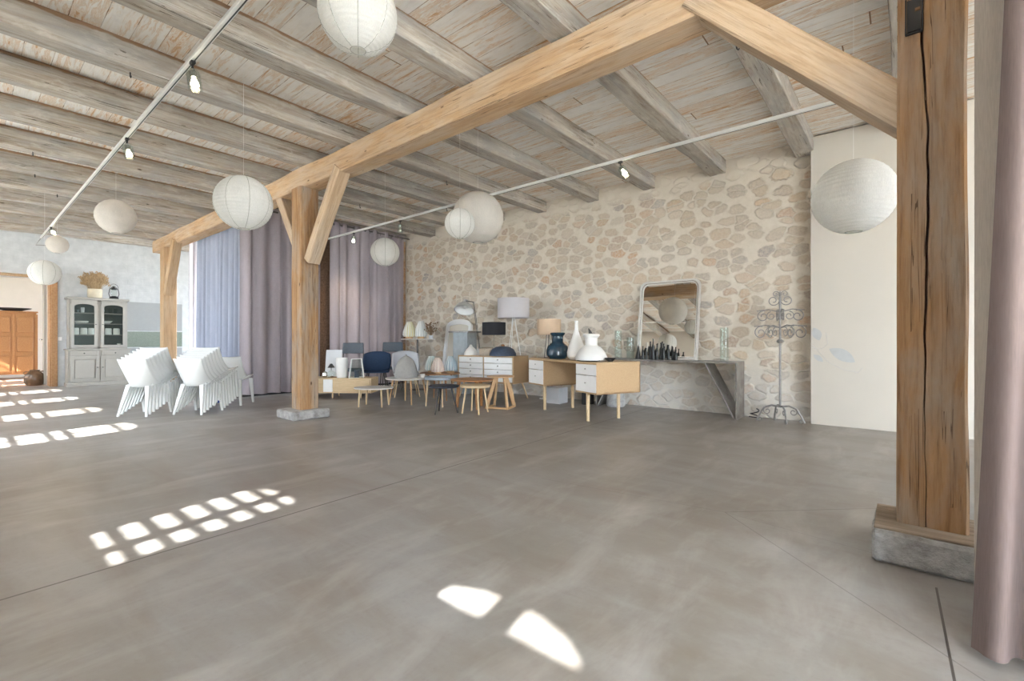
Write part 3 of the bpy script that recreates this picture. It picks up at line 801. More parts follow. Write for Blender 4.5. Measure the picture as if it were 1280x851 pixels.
# triangle bracket at the far end of the first track
mb = MB(); mb.tube([(-13.4, 0, 0), (-13.55, -.07, -.14), (-13.45, .32, -.12)], .009, 6); mb.build('end_bracket', M['greymetal'], lt1)
for k, (x, y, z) in enumerate([(-10.9, 1.127, 3.137), (-8.05, 1.127, 3.137), (-5.95, 1.127, 3.137), (-3.0, 1.127, 3.137), (-4.1, 4.9, 3.127), (-7.2, 4.9, 3.127), (-2.05, 4.9, 3.127)]):
    pass
def spot(loc, aim, lit, label):
    t = thing('track_spotlight', label, 'spotlight', loc, 0, 'glass track spotlights')
    mb = MB(); mb.box((0, 0, -.02), (.05, .03, .035), bev=.004); mb.cyl((0, 0, -.03), (0, 0, -.07), .008); mb.build('adapter', M['black'], t)
    a = Vector(aim).normalized(); q = a.to_track_quat('Z', 'Y').to_matrix().to_4x4()
    c = Vector((0, 0, -.075))
    mb = MB(); mb.lathe([(.0, 0), (.018, 0), (.024, .02), (.022, .06), (.0, .065)], c, 14, q); mb.build('lamp_holder', M['steel'], t)
    mb = MB(); mb.lathe([(.030, .0), (.046, .03), (.047, .15), (.044, .15), (.043, .03), (.028, .004)], c, 20, q); mb.build('glass_hood', M['glass'], t, smooth=True)
    mb = MB(); mb.lathe([(0, .065), (.014, .072), (.026, .105), (.026, .120), (0, .128)], c, 18, q); mb.build('bulb', M['bulb'] if lit else M['steel'], t, smooth=True)
    if lit:
        ld = bpy.data.lights.new('spot_beam', 'SPOT'); ld.energy = lit; ld.color = (1, .78, .52); ld.spot_size = math.radians(70); ld.spot_blend = .8; ld.shadow_soft_size = .035
        lo = bpy.data.objects.new('spot_beam', ld); col.objects.link(lo); lo.parent = t
        lo.matrix_local = Matrix.Translation(c+a*.16) @ (-a).to_track_quat('Z', 'Y').to_matrix().to_4x4()
spot((-4.02, 1.127, 3.12), (.1, .1, -1), 25, 'lit glass spotlight hanging highest on the long track, nearest the top edge')
spot((-6.06, 1.127, 3.12), (.05, .15, -1), 25, 'lit glass spotlight halfway along the long track')
spot((-11.9, 1.127, 3.12), (.9, .2, -.5), 25, 'lit glass spotlight at the far end of the long track')
spot((-2.48, 4.90, 3.11), (.5, -.1, -.8), 10, 'small spotlight on the slim track near the end of a joist')
spot((-6.60, 4.90, 3.11), (-.2, .1, -1), 0, 'unlit clear spotlight left of the two overlapping globes')
spot((-8.05, 4.90, 3.11), (-.55, .25, -1), 60, 'spotlight in front of the mauve curtain by the stone wall')
for k, (x, y) in enumerate([(-5.15, .98), (-9.32, .72), (-10.35, 1.05), (-8.25, .62), (-7.2, 1.25), (-7.2, 4.5), (-5.15, 4.65), (-1.0, 3.95), (-6.2, 5.6)]):
    mb = MB(); mb.tube([(x, y, JB+.02), (x, y, JB-.035), (x+.012, y, JB-.05), (x+.024, y, JB-.035)], .006, 6)
    tag(mb.build('ceiling_hook', M['black']), 'small black iron hook screwed under a joist', 'hook', 'small black hooks under the joists')

# ================================================================== PAPER LANTERNS
def lantern(c, d, label, ribs=22, seams=True, mat='paper', sq=1.0, tilt=0):
    t = thing('paper_lantern', label, 'paper lantern', c, R.uniform(0, 1), 'round paper lanterns')
    r = d/2; prof = []
    a0, a1 = -PI/2+.20, PI/2-.20
    n = ribs*4
    for i in range(n+1):
        a = a0+(a1-a0)*i/n
        k = abs(math.sin(PI*i/4)) if ribs else 0
        rr = r*(1-.010*(1 if i % 4 == 0 else 0)+.004*(1 if i % 4 == 2 else 0))
        prof.append((rr*math.cos(a), rr*sq*math.sin(a)))
    mb = MB(); mb.lathe(prof, n=40)
    sh = mb.build('shade', M[mat], t, smooth='all')
    for z, rr in ((prof[0][1], prof[0][0]), (prof[-1][1], prof[-1][0])):
        mb = MB(); mb.tube([(rr*math.cos(2*PI*k/20), rr*math.sin(2*PI*k/20), z) for k in range(20)], .003, 6, close=True); mb.build('wire_ring', M['seam'], t)
    if seams:
        for k in range(8):
            a = 2*PI*k/8; mb = MB()
            mb.tube([(p[0]*1.003*math.cos(a), p[0]*1.003*math.sin(a), p[1]) for p in prof[::2]], .0022, 4); mb.build('seam', M['seam'], t)
    mb = MB(); zt = CZ-c[2]-.0
    mb.cyl((0, 0, prof[-1][1]-.02), (0, 0, zt), 0.0011, n=5); mb.build('cord', M['whitepaint'], t)
    return t
lantern((-2.37, 1.47, 2.90), .43, 'ribbed paper lantern cut off by the top edge of the picture')
lantern((-4.77, 1.75, 2.34), .50, 'ribbed paper lantern with dark seams hanging before the beam and curtains')
lantern((-8.98, 1.54, 2.88), .50, 'plain oval-looking paper lantern high under the far joists', ribs=10, seams=False, mat='paper_warm')
lantern((-10.6, .93, 2.13), .40, 'ribbed paper lantern in front of the doorway')
lantern((-12.6, 1.28, 2.90), .34, 'small pale lantern beside the far spotlight', ribs=10, seams=False, mat='paper_warm')
lantern((-5.66, 3.94, 2.30), .40, 'small ribbed paper lantern in front of the mauve curtain')
lantern((-3.57, 3.41, 2.27), .315, 'small ribbed paper lantern overlapping the big smooth one')
lantern((-3.82, 3.94, 2.48), .60, 'big smooth paper globe behind the small ribbed one', ribs=8, seams=False, mat='paper_warm')
lantern((-.26, 4.0, 2.04), .50, 'ribbed white paper lantern in front of the cream panel', seams=False)

# ================================================================== CURTAINS
def curtain(name, label, p0, p1, z0, z1, m, waves, amp, seed, flare=0, group='curtains', rings=False, skew=None, parent=None):
    """fabric hanging between p0 and p1 with deep folds"""
    p0 = Vector((*p0, 0)); p1 = Vector((*p1, 0)); d = (p1-p0); L = d.length; u = d.normalized(); nrm = Vector((-u.y, u.x, 0))
    rr = random.Random(seed); ph = rr.uniform(0, 6)
    def fn(a, b):
        z = z0+(z1-z0)*b
        s = a*L + .05*math.sin(a*17+ph)*min(1, a*8, (1-a)*8)
        fold = math.sin(a*waves*2*PI+ph+.5*math.sin(a*11+seed)+.25*math.sin(b*2.3+a*5))
        fold = math.copysign(abs(fold)**.75, fold)
        am = amp*(1-.35*b)*(.8+.3*math.sin(a*7+seed))
        q = p0+u*s+nrm*(fold*am)
        if skew: q = q+u*(skew*(1-a)*(1-b)**1.15)
        return (q.x, q.y, z)
    t = thing(name, label, 'curtain', (0, 0, 0), 0, group)
    mb = MB(); mb.grid(fn, int(waves*14), 24); mb.build('fabric', m, t, smooth='all')
    if rings:
        mb = MB(); k = 0
        nn = int(waves*2)
        for i in range(nn):
            a = (i+.5)/nn; q = Vector(fn(a, 1)); q.z = z1-.05
            c = Vector(q); 
            mb = MB(); mb.tube([c+u*0+Vector((0, 0, 1))*.024*math.sin(2*PI*j/14)+nrm*.024*math.cos(2*PI*j/14) for j in range(14)], .006, 6, close=True); mb.build('eyelet', M['darkmetal'], t)
    return t
curtain('curtain', 'narrow pale sheer curtain right beside the left post', (-12.36, 3.42), (-11.9, 3.42), .05, 3.34, M['curt_sheer'], 3, .05, 1)
curtain('curtain', 'slate blue curtain behind the white stacked chairs', (-11.85, 3.40), (-9.28, 3.40), .05, 3.34, M['curt_blue'], 10, .085, 2)
curtain('curtain', 'mauve curtain hanging left of the centre post, partly behind it', (-9.10, 3.30), (-9.05, 4.78), .05, 3.52, M['curt_mauve'], 6, .11, 3)
curtain('curtain', 'mauve curtain in the corner by the stone wall, lit by a warm spotlight', (-9.04, 4.98), (-9.10, 6.88), .05, 3.50, M['curt_mauve'], 8, .10, 4, rings=True)
mb = MB(); mb.cyl((-9.06, 3.3, 3.45), (-9.06, 6.99, 3.45), .014); tag(mb.build('curtain_rod', M['darkmetal']), 'dark curtain rod under the joists above the mauve curtains', 'curtain rod')
mb = MB(); mb.cyl((-12.4, 3.41, 3.29), (-9.2, 3.41, 3.29), .014); tag(mb.build('curtain_rod', M['darkmetal']), 'dark curtain rod hidden behind the beam above the blue curtain', 'curtain rod')
mb = MB(); mb.box((-9.30, 5.1, .04), (.05, 3.7, .08)); mb.box((-10.8, 3.56, .04), (3.1, .05, .08)); struct('curtain_foot_strip', mb, M['black'], 'black strip behind the foot of the curtains')  # black strips standing just behind the curtain hems
# near curtains on the right
def curtain_near():
    curtain('curtain', 'sheer beige curtain just right of the big post', (.222, 2.62), (1.9, 2.66), .02, 3.34, M['curt_beige'], 8, .045, 11)
    curtain('curtain', 'plum curtain at the right edge of the picture, its hem off the floor', (.285, 2.15), (1.9, 2.20), .03, 3.34, M['curt_plum'], 9, .05, 12, skew=-.11)
    mb = MB(); mb.cyl((.23, 2.64, 3.31), (2.2, 2.64, 3.31), .013); mb.cyl((.235, 2.16, 3.31), (2.2, 2.2, 3.31), .013); 
    tag(mb.build('curtain_rod', M['darkmetal']), 'pair of dark curtain rods by the big post', 'curtain rod')
curtain_near()
# ================================================================== FURNITURE
def legs4(t, pts, m, r0=.018, r1=.012, splay=.0, z1=.4, name='leg', n=10):
    for (x, y) in pts:
        l_ = math.hypot(x, y) or 1
        mb = MB(); mb.cyl((x, y, z1), (x+x/l_*splay, y+y/l_*splay, 0), r0, r1, n); mb.build(name, m, t, smooth=True)
def disc_top(t, r, z, th, m, name='table_top', sx=1, sy=1, wob=None):
    mb = MB(); mb.lathe([(0, z), (r-.008, z), (r, z+.006), (r, z+th-.005), (r-.005, z+th), (0, z+th)], n=40, wob=wob)
    if sx != 1 or sy != 1:
        for v in mb.bm.verts: v.co.x *= sx; v.co.y *= sy
    return mb.build(name, m, t, smooth=True)

# ---- stacking chairs: one moulded white shell on four blade legs (faces local +Y)
def make_stack_chair(label):
    t = thing('stacking_chair', label, 'chair')
    def fn(a, b):
        # a: across 0..1, b: from seat front (0) over the bend to the top of the back (1)
        s = a*2-1
        if b < .45:
            q = b/.45; y = .23-.36*q; z = .449-.055*q-.012*math.sin(PI*q); hw = .200-.010*q
            z += .020*abs(s)**3
            return (s*hw, y, z)
        q = (b-.45)/.55
        ang = q
        y = -.13-.115*q**.75; z = .394+.381*q**1.3
        hw = .190+.014*q
        w = abs(s)**3.0
        y += w*(.17*(1-q)**1.2+.02) ; z += w*.012
        if q < .5: z += w*.05*(1-2*q)
        return (s*hw, y, z)
    mb = MB(); mb.grid(fn, 22, 26); mb.build('shell', M['whiteplastic'], t, smooth='all', solid=.012)
    for (x, y, dx, dy) in ((-.135, -.12, -.065, -.10), (.135, -.12, .065, -.10), (-.185, .17, -.015, .05), (.185, .17, .015, .05)):
        mb = MB(); mb.bar((x, y, .41), (x+dx, y+dy, 0), .030, .060, .016, .028, up=(1, 0, 0)); mb.build('leg', M['whiteplastic'], t)
    return t
sc_label = ['front one', 'second', 'third', 'fourth', 'fifth', 'sixth', 'rearmost']
proto = make_stack_chair('white plastic stacking chair, front one of the stack beside the dresser')
def stack(x, y, rz, n, off, rise, where, first=None):
    fx, fy = -math.sin(rz), math.cos(rz)
    words = ['front chair', 'second chair from the front', 'third chair from the front', 'fourth chair from the front', 'fifth chair from the front', 'sixth chair from the front', 'rearmost chair']
    for k in range(n):
        lab = 'white plastic chair, %s %s' % (words[k] if k < n-1 else 'rearmost chair', where)
        loc = (x+fx*off*k, y+fy*off*k, rise*k)
        if k == 0 and first is not None:
            first.location = loc; first.rotation_euler = (0, 0, rz); first['label'] = lab; first['group'] = 'stacked white chairs'
        else: dup(proto, loc, rz, lab, 'stacked white chairs')
RZ = math.radians(38)
stack(-8.17, 1.72, RZ, 7, .062, .026, 'in the stack nearest the dresser', proto)
stack(-7.79, 2.26, RZ, 7, .062, .026, 'in the stack nearest the blue curtain')
lone = dup(proto, (-8.37, 2.93, 0), math.radians(46), 'single white plastic chair standing by itself before the mauve curtain', 'single white chair')
del lone['group']
# small cloth on the floor
mb = MB(); mb.lathe([(0, 0), (.09, .0), (.11, .03), (.08, .09), (.03, .12), (0, .13)], (-8.75, 2.86, .0), 16, wob=lambda a, z: 1+.2*math.sin(3*a)); tag(mb.build('cloth_bag', M['blueglaze2'], smooth='all'), 'small blue cloth bag on the floor behind the white chairs', 'bag')

# ---- dresser
def dresser():
    t = thing('glazed_dresser', 'tall grey dresser with two arched glass doors above two panelled doors', 'dresser', (-14.13, 2.14, 0), 0)
    # local: front towards +X, width along Y
    G = M['greypaint']; Wd = 1.08; D = .42
    mb = MB(); mb.box((-D/2, 0, .435), (D, Wd, .75), bev=.004); mb.box((-D/2, 0, .04), (D+.02, Wd+.03, .08), bev=.006); mb.box((-D/2, 0, .825), (D+.05, Wd+.05, .03), bev=.008); mb.build('base_cabinet', G, t)
    mb = MB(); h0, h1 = .84, 1.96; Dh = .32
    mb.box((-D+.01, 0, (h0+h1)/2), (.02, Wd-.06, h1-h0))
    for s in (-1, 1): mb.box((-D+Dh/2, s*(Wd/2-.045), (h0+h1)/2), (Dh, .035, h1-h0))
    mb.box((-D+Dh/2, 0, h1-.02), (Dh, Wd-.06, .04)); mb.box((-D+Dh/2, 0, h0+.02), (Dh, Wd-.06, .04))
    for z in (1.16, 1.42, 1.66): mb.box((-D+Dh/2-.01, 0, z), (Dh-.04, Wd-.12, .018))
    mb.box((-D+Dh-.012, 0, (h0+h1)/2), (.024, .06, h1-h0))
    mb.build('hutch', G, t)
    mb = MB(); mb.box((-D+.022, 0, (h0+h1)/2), (.004, Wd-.13, h1-h0-.08)); mb.build('back_panel', M['greyinner'], t)
    mb = MB(); mb.box((-D+Dh/2+.01, 0, h1+.025), (Dh+.07, Wd+.02, .05), bev=.014, seg=2); mb.build('cornice', M['greypaint'], t)
    for s in (-1, 1):
        # glazed door with arched head
        y0, y1 = (.03, Wd/2-.06) if s > 0 else (-(Wd/2-.06), -.03)
        w = y1-y0; xc = (y0+y1)/2; zz0, zz1 = h0+.03, h1-.03
        outer, inner = [], []
        iw = w/2-.055; arch = .06
        K = 10
        zi0, zi1 = zz0+.06, zz1-.13
        inner = [(-iw, zi0), (iw, zi0)] + [(iw*math.cos(PI*k/K), zi1+arch*math.sin(PI*k/K)) for k in range(K+1)]
        outer = [(-w/2, zz0), (w/2, zz0)] + [(w/2, zi1)] + [(w/2*math.cos(PI*k/K)*1.0, zz1) for k in range(1, K)] + [(-w/2, zi1)]
        Mx = Matrix.Translation((-D+Dh+.001, xc, 0)) @ Matrix(((0, 0, 1, 0), (1, 0, 0, 0), (0, 1, 0, 0), (0, 0, 0, 1)))
        mb = MB(); mb.ringprism(outer, inner, 0, .024, Mx); dr_ = mb.build('glazed_door', G, t)
        mb = MB(); mb.prism(inner, .006, .010, Mx); mb.build('door_glass', M['glass'], dr_)
        mb = MB(); mb.lathe([(0, 0), (.006, 0), (.006, .012), (.013, .02), (.010, .03), (0, .032)], (-D+Dh+.025, -s*(-.0)+ (y0+.03 if s > 0 else y1-.03), 1.40), 12, roty(90)); mb.build('door_knob', M['darkmetal'], dr_)
        # drawer
        mb = MB(); mb.box((.006, s*Wd/4, .745), (.018, Wd/2-.06, .11), bev=.005); mb.box((.017, s*Wd/4, .745), (.006, Wd/2-.13, .05), bev=.002); dw = mb.build('drawer', G, t)
        mb = MB(); mb.lathe([(0, 0), (.006, 0), (.006, .012), (.014, .02), (.010, .03), (0, .032)], (.018, s*Wd/4, .745), 12, roty(90)); mb.build('knob', M['darkmetal'], dw)
        # panelled door
        a = Wd/2-.05; hh = .56
        o_ = [(-a/2, .11), (a/2, .11), (a/2, .11+hh), (-a/2, .11+hh)]; i_ = [(-a/2+.06, .17), (a/2-.06, .17), (a/2-.06, .05+hh), (-a/2+.06, .05+hh)]
        M2 = Matrix.Translation((.0, s*(a/2+.012), 0)) @ Matrix(((0, 0, 1, 0), (1, 0, 0, 0), (0, 1, 0, 0), (0, 0, 0, 1)))
        mb = MB(); mb.ringprism(o_, i_, 0, .022, M2); mb.box((.006, s*(a/2+.012), .11+hh/2), (.012, a-.15, hh-.15), bev=.004); pd = mb.build('panel_door', G, t)
        mb = MB(); mb.lathe([(0, 0), (.006, 0), (.006, .012), (.013, .02), (.010, .03), (0, .032)], (.022, s*.045, .42), 12, roty(90)); mb.build('knob', M['darkmetal'], pd)
    return t
dresser()
DX = -14.40
def pot(name, loc, prof, m, label, cat, group=None, n=24, lid=None):
    mb = MB(); mb.lathe(prof, loc, n); return tag(mb.build(name, m, smooth=True), label, cat, group)
jar = [(0, 0), (.055, 0), (.062, .01), (.060, .13), (.052, .15), (.05, .15), (.05, .02), (0, .02)]
for k, (y, w) in enumerate([(1.76, 'leftmost on the middle shelf'), (1.90, 'second from left on the middle shelf'), (2.03, 'beside the door stile on the middle shelf'), (2.33, 'left one behind the right door'), (2.48, 'right one behind the right door')]):
    pot('canister', (DX, y, 1.169+.0), jar, M['white_ceramic'], 'white lidless canister inside the dresser, %s' % w, 'canister', 'white canisters in the dresser')
for k, y in enumerate([1.78, 1.88, 2.24, 2.36, 2.46]):
    pot('drinking_glass', (DX, y, 1.669), [(0, 0), (.028, 0), (.034, .12), (.032, .12), (.027, .01), (0, .01)], M['whitepaint'] if k in (1,) else M['glass'], 'stemless glass on the top shelf of the dresser, place %s from the left' % ['first', 'second', 'third', 'fourth', 'fifth'][k], 'glass', 'glasses in the dresser', 14)
pot('plate_stack', (DX, 1.86, 1.429), [(0, 0), (.07, 0), (.12, .02), (.12, .05), (0, .045)], M['white_ceramic'], 'low stack of white plates in the dresser, left side', 'plates')
pot('serving_bowl', (DX, 2.30, 1.429), [(0, 0), (.05, 0), (.11, .06), (.105, .06), (.05, .01), (0, .01)], M['white_ceramic'], 'white bowl in the dresser behind the right door', 'bowl')
pot('small_cup', (-14.36, 2.52, .88), [(0, 0), (.03, 0), (.04, .08), (.037, .08), (.028, .008), (0, .008)], M['white_ceramic'], 'small white cup on the lowest dresser shelf at right', 'cup')
# on top of the dresser
t = thing('dried_bouquet', 'cream pot of dried straw-coloured grasses on top of the dresser', 'plant pot', (-14.32, 2.08, 2.01))
mb = MB(); mb.lathe([(0, 0), (.11, 0), (.13, .02), (.135, .20), (.13, .21), (.12, .21), (.12, .05), (0, .05)], n=28, wob=lambda a, z: 1+.012*math.cos(14*a)); mb.build('pot', m_plain('cream_pot', (.62, .55, .42), .7), t, smooth='all')
mb = MB(); rr = random.Random(5)
for k in range(170):
    a = rr.uniform(0, 2*PI); s = rr.uniform(.05, 1)**.6; h = rr.uniform(.28, .46)-.10*s
    b = Vector((.07*math.cos(a)*s, .07*math.sin(a)*s, .1)); e = Vector((.25*math.cos(a)*s, .27*math.sin(a)*s, .15+h))
    md = (b+e)/2+Vector((0, 0, .05)); mb.tube([b, md, e], [.003, .003, .010], 4)
    for j in range(5):
        q = e+Vector((rr.uniform(-.03, .03), rr.uniform(-.03, .03), rr.uniform(-.05, .04))); mb.box(q, (.012, .012, .035), rot=rotx(rr.uniform(-60, 60)) @ rotz(rr.uniform(0, 90)))
mb.build('dried_stems', M['straw'], t)
t = thing('storm_lantern', 'small black oil lantern on top of the dresser', 'lantern', (-14.32, 2.42, 2.01))
mb = MB(); mb.lathe([(0, 0), (.085, 0), (.09, .02), (.075, .05), (.04, .07), (0, .07)], n=20); mb.build('fuel_base', M['black'], t, smooth=True)
mb = MB(); mb.lathe([(.035, .07), (.06, .12), (.055, .19), (.03, .22)], n=20); mb.build('glass_globe', M['glass'], t, smooth='all')
mb = MB(); mb.lathe([(0, .22), (.05, .22), (.055, .24), (.03, .27), (.03, .30), (0, .31)], n=20); mb.build('chimney_cap', M['black'], t, smooth=True)
mb = MB()
for s in (-1, 1): mb.tube([(0, s*.07, .03), (0, s*.095, .12), (0, s*.08, .22), (0, s*.035, .28)], .007, 6)
mb.tube([(0, -.07, .22)]+[(0, .08*math.cos(PI-PI*k/8), .26+.10*math.sin(PI*k/8)) for k in range(9)]+[(0, .07, .22)], .004, 5); mb.build('wire_guard', M['black'], t)
mb = MB(); mb.box((BX+.006, 1.515, 1.07), (.012, .08, .08), bev=.003); mb.box((BX+.014, 1.515, 1.07), (.006, .04, .05), bev=.001); tag(mb.build('light_switch', M['whitepaint']), 'white light switch on the wall between doorway and dresser', 'light switch')

# ---- room beyond the doorway
t = thing('panelled_cupboard', 'orange wooden cupboard with square panels beyond the doorway', 'cupboard', (-17.75, .35, 0))
mb = MB(); mb.box((-.25, 0, .95), (.5, 2.1, 1.62), bev=.006); mb.box((-.24, 0, 1.78), (.54, 2.16, .04), bev=.006); mb.build('carcass', M['orangewood'], t)
for i in range(5):
    mb = MB()
    y = -.84+i*.42
    for j in range(3):
        mb.box((.012, y, .42+j*.51), (.024, .30, .40), bev=.010)
    mb.box((.008, y+.21, .95), (.018, .05, 1.55), bev=.003); mb.build('panelled_door', M['orangewood'], t)
for s in (-1, 1):
    mb = MB(); mb.box((-.06, s*.98, .07), (.08, .08, .14)); mb.build('foot', M['orangewood'], t)
t = pot('shallow_bowl', (-17.95, .98, 1.80), [(0, 0), (.14, .0), (.34, .07), (.35, .08), (.13, .02), (0, .02)], M['black'], 'wide black shallow bowl on the orange cupboard', 'bowl')
mb = MB(); mb.lathe([(0, 0), (.05, 0), (.24, .10), (.25, .22), (.23, .38), (.14, .46), (.10, .50), (.08, .50), (0, .45)], (-17.9, .18, 1.80), 28); tag(mb.build('dark_vase', M['red'], smooth=True), 'dark red round vase cut by the left edge, on the cupboard', 'vase')
t = thing('clay_jar', 'squat glazed brown clay jar on the floor in the doorway', 'jar', (-15.20, 1.17, .008))
mb = MB(); mb.lathe([(0, 0), (.13, 0), (.17, .07), (.178, .15), (.155, .25), (.10, .31), (.085, .32), (.09, .35), (.075, .355), (.07, .32), (0, .27)], n=32); mb.build('body', M['clay'], t, smooth=True)
for s in (-1, 1):
    mb = MB(); mb.tube([(0, s*.15, .25), (0, s*.18, .29), (0, s*.14, .32), (0, s*.09, .31)], .012, 6); mb.build('handle', M['clay'], t)

# ---- two-pedestal desk
DR = math.radians(-23)
t = thing('pedestal_desk', 'tan desk with white drawers in two pedestals on round pale legs', 'desk', (-2.87, 5.04, 0), DR)
# local: x leftwards negative (width 1.7), y = depth .70 ; origin = near right front corner
Wd, D = 1.70, .70
mb = MB(); mb.box((-Wd/2, D/2, .755), (Wd, D, .030), bev=.003); mb.build('desk_top', M['desktan'], t)
for i, (xa, xb) in enumerate(((-.44, 0), (-Wd, -Wd+.44))):
    xc = (xa+xb)/2; w = xb-xa
    mb = MB(); mb.box((xa+.009, D/2, .555), (.018, D, .37)); mb.box((xb-.009, D/2, .555), (.018, D, .37)); mb.box((xc, D/2, .381), (w, D, .018)); mb.box((xc, D-.009, .555), (w, .018, .37)); mb.build('pedestal', M['desktan'], t)
    for (z0, z1) in ((.392, .598), (.605, .738)):
        mb = MB(); mb.box((xc, .006, (z0+z1)/2), (w-.012, .02, z1-z0), bev=.003); mb.box((xc, .20, (z0+z1)/2), (w-.05, .36, z1-z0-.03)); dw = mb.build('drawer', M['whitepaint'], t)
        mb = MB(); mb.lathe([(0, 0), (.004, 0), (.004, .008), (.009, .012), (0, .016)], (xc, -.004, (z0+z1)/2+.01), 10, rotx(90)); mb.build('knob', M['greymetal'], dw)
    for y in (.10, D-.10):
        mb = MB(); mb.cyl((xc+(.09 if i == 0 else .09)-.09*2*(i == 0), y, .372), (xc+(.09 if i == 0 else .09)-.09*2*(i == 0), y, 0), .024, .022, 16); mb.build('leg', M['paleoak'], t, smooth=True)
def desk_pt(x, y): 
    c, s = math.cos(DR), math.sin(DR); return (-2.87+x*c-y*s, 5.04+x*s+y*c, .770)

# ---- chest of drawers
CR = math.radians(7)
t = thing('chest_of_drawers', 'low white-fronted chest of drawers in a wooden case', 'chest of drawers', (-5.09, 6.12, 0), CR)
Wd, D = 1.22, .50
mb = MB()
mb.box((-Wd/2, D/2, .755), (Wd, D, .022)); mb.box((-Wd/2, D/2, .300), (Wd, D, .022)); mb.box((-.011, D/2, .527), (.022, D, .44)); mb.box((-Wd+.011, D/2, .527), (.022, D, .44)); mb.box((-Wd*.52, D/2, .527), (.022, D, .44)); mb.box((-Wd/2, D-.008, .527), (Wd, .016, .44))
mb.build('case', M['desktan'], t)
for (xa, xb) in ((-Wd+.028, -Wd*.52-.016), (-Wd*.52+.016, -.028)):
    for k in range(4):
        z0 = .316+k*.108; xc = (xa+xb)/2
        mb = MB(); mb.box((xc, .004, z0+.050), (xb-xa, .02, .101), bev=.002); mb.box((xc, .2, z0+.05), (xb-xa-.03, .36, .07)); dw = mb.build('drawer', M['whitepaint'], t)
        mb = MB(); mb.cyl((xc, -.006, z0+.058), (xc, -.020, z0+.058), .010, .010, 12); mb.build('knob', M['greymetal'], dw)
for (x, y, sx, sy) in ((-.10, .07, .10, -.05), (-Wd+.10, .07, -.08, -.05), (-.10, D-.07, .10, .05), (-Wd+.10, D-.07, -.08, .05)):
    mb = MB(); mb.cyl((x, y, .29), (x+sx, y+sy, 0), .018, .012, 12); mb.build('leg', M['paleoak'], t, smooth=True)
CT = .767
# under the furniture
mb = MB(); mb.box((-4.42, 6.45, .13), (.26, .26, .26), bev=.006); mb.box((-4.42, 6.318, .14), (.20, .006, .16), bev=.002); tag(mb.build('storage_cube', M['greycube']), 'pale grey storage cube on the floor under the desk end', 'box')
mb = MB(); mb.box((-3.93, 6.62, .17), (.12, .20, .34), bev=.008); mb.box((-3.93, 6.516, .22), (.08, .006, .10), bev=.002); tag(mb.build('speaker_box', M['black']), 'small upright black box on the floor under the desk', 'box')
mb = MB(); mb.lathe([(0, 0), (.13, 0), (.15, .03), (.13, .22), (.11, .25), (.10, .25), (.10, .03), (0, .03)], (-3.47, 6.70, 0), 24); tag(mb.build('grey_pot', M['plinth'], smooth=True), 'grey round pot on the floor under the desk end', 'pot')

# ---- console with mirror
t = thing('steel_console', 'long raw steel console with an angled V-shaped leg against the stone wall', 'console table', (0, 6.56, 0))
x0, x1, D = -3.75, -1.66, .38; Z = .755
mb = MB(); mb.box(((x0+x1)/2, D/2, Z-.012), (x1-x0, D, .024), bev=.002); mb.build('table_top', M['plate'], t)
def slab(xa, za, xb, zb, th, nm):
    mb = MB(); mb.bar((xa, D/2, za), (xb, D/2, zb), D-.01, th, up=(0, 1, 0)); 
    return mb
for sgn, xe in ((1, x1), (-1, x0)):
    mb = MB(); mb.box((xe-sgn*.009, D/2, (Z-.024)/2), (.018, D-.004, Z-.024)); mb.build('leg', M['plate'], t)
    mb = MB()
    a = Vector((xe-sgn*.42, 0, Z-.024)); b = Vector((xe-sgn*.03, 0, 0.0))
    poly = [(a.x, a.z), (a.x+sgn*.022, a.z), (b.x+sgn*.012, 0), (b.x-sgn*.010, 0)]
    mb.prism(poly, 0, D-.004, Matrix(((1, 0, 0, 0), (0, 0, 1, .002), (0, 1, 0, 0), (0, 0, 0, 1)))); mb.build('leg_brace', M['plate'], t)
# mirror
t = thing('leaning_mirror', 'tall silver-framed mirror with rounded top corners leaning on the console', 'mirror', (-2.70, 6.80, Z), 0)
mW, mH = .92, 1.20
def rrect(w, h, r, rb, K=7):
    P = []
    for cx_, cz_, a0, rad in ((w/2-rb, rb, -PI/2, rb), (w/2-r, h-r, 0, r), (-w/2+r, h-r, PI/2, r), (-w/2+rb, rb, PI, rb)):
        for k in range(K+1):
            a = a0+PI/2*k/K; P.append((cx_+rad*math.cos(a), cz_+rad*math.sin(a)))
    return P
tl = math.atan(.16/1.2)
Mx = rotx(math.degrees(-tl)) @ Matrix(((1, 0, 0, 0), (0, 0, 1, 0), (0, 1, 0, 0), (0, 0, 0, 1)))
out_ = rrect(mW, mH, .10, .012); mid = [(x*(1-.022/mW*2), (z-mH/2)*(1-.022/mH*2)+mH/2) for x, z in out_]; inn = [(x*(1-.050/mW*2), (z-mH/2)*(1-.050/mH*2)+mH/2) for x, z in out_]
mb = MB(); mb.ringprism(out_, mid, -.030, .012, Mx); mb.ringprism([(x*1.0, z) for x, z in mid], inn, -.014, .010, Mx)
mb.build('frame', M['silverframe'], t)
mb = MB(); mb.ringprism([(x*.985, (z-mH/2)*.99+mH/2) for x, z in mid], [(x*.965, (z-mH/2)*.975+mH/2) for x, z in mid], -.022, -.013, Mx); mb.build('silver_bead', M['steel'], t)
mb = MB(); mb.prism([(x*.97, (z-mH/2)*.98+mH/2) for x, z in mid], .012, .034, Mx); mb.build('back_board', M['flax'], t)
mb = MB(); mb.prism([(x*1.005, (z-mH/2)*1.005+mH/2) for x, z in inn], -.004, .000, Mx); mb.build('mirror_glass', M['mirror'], t)
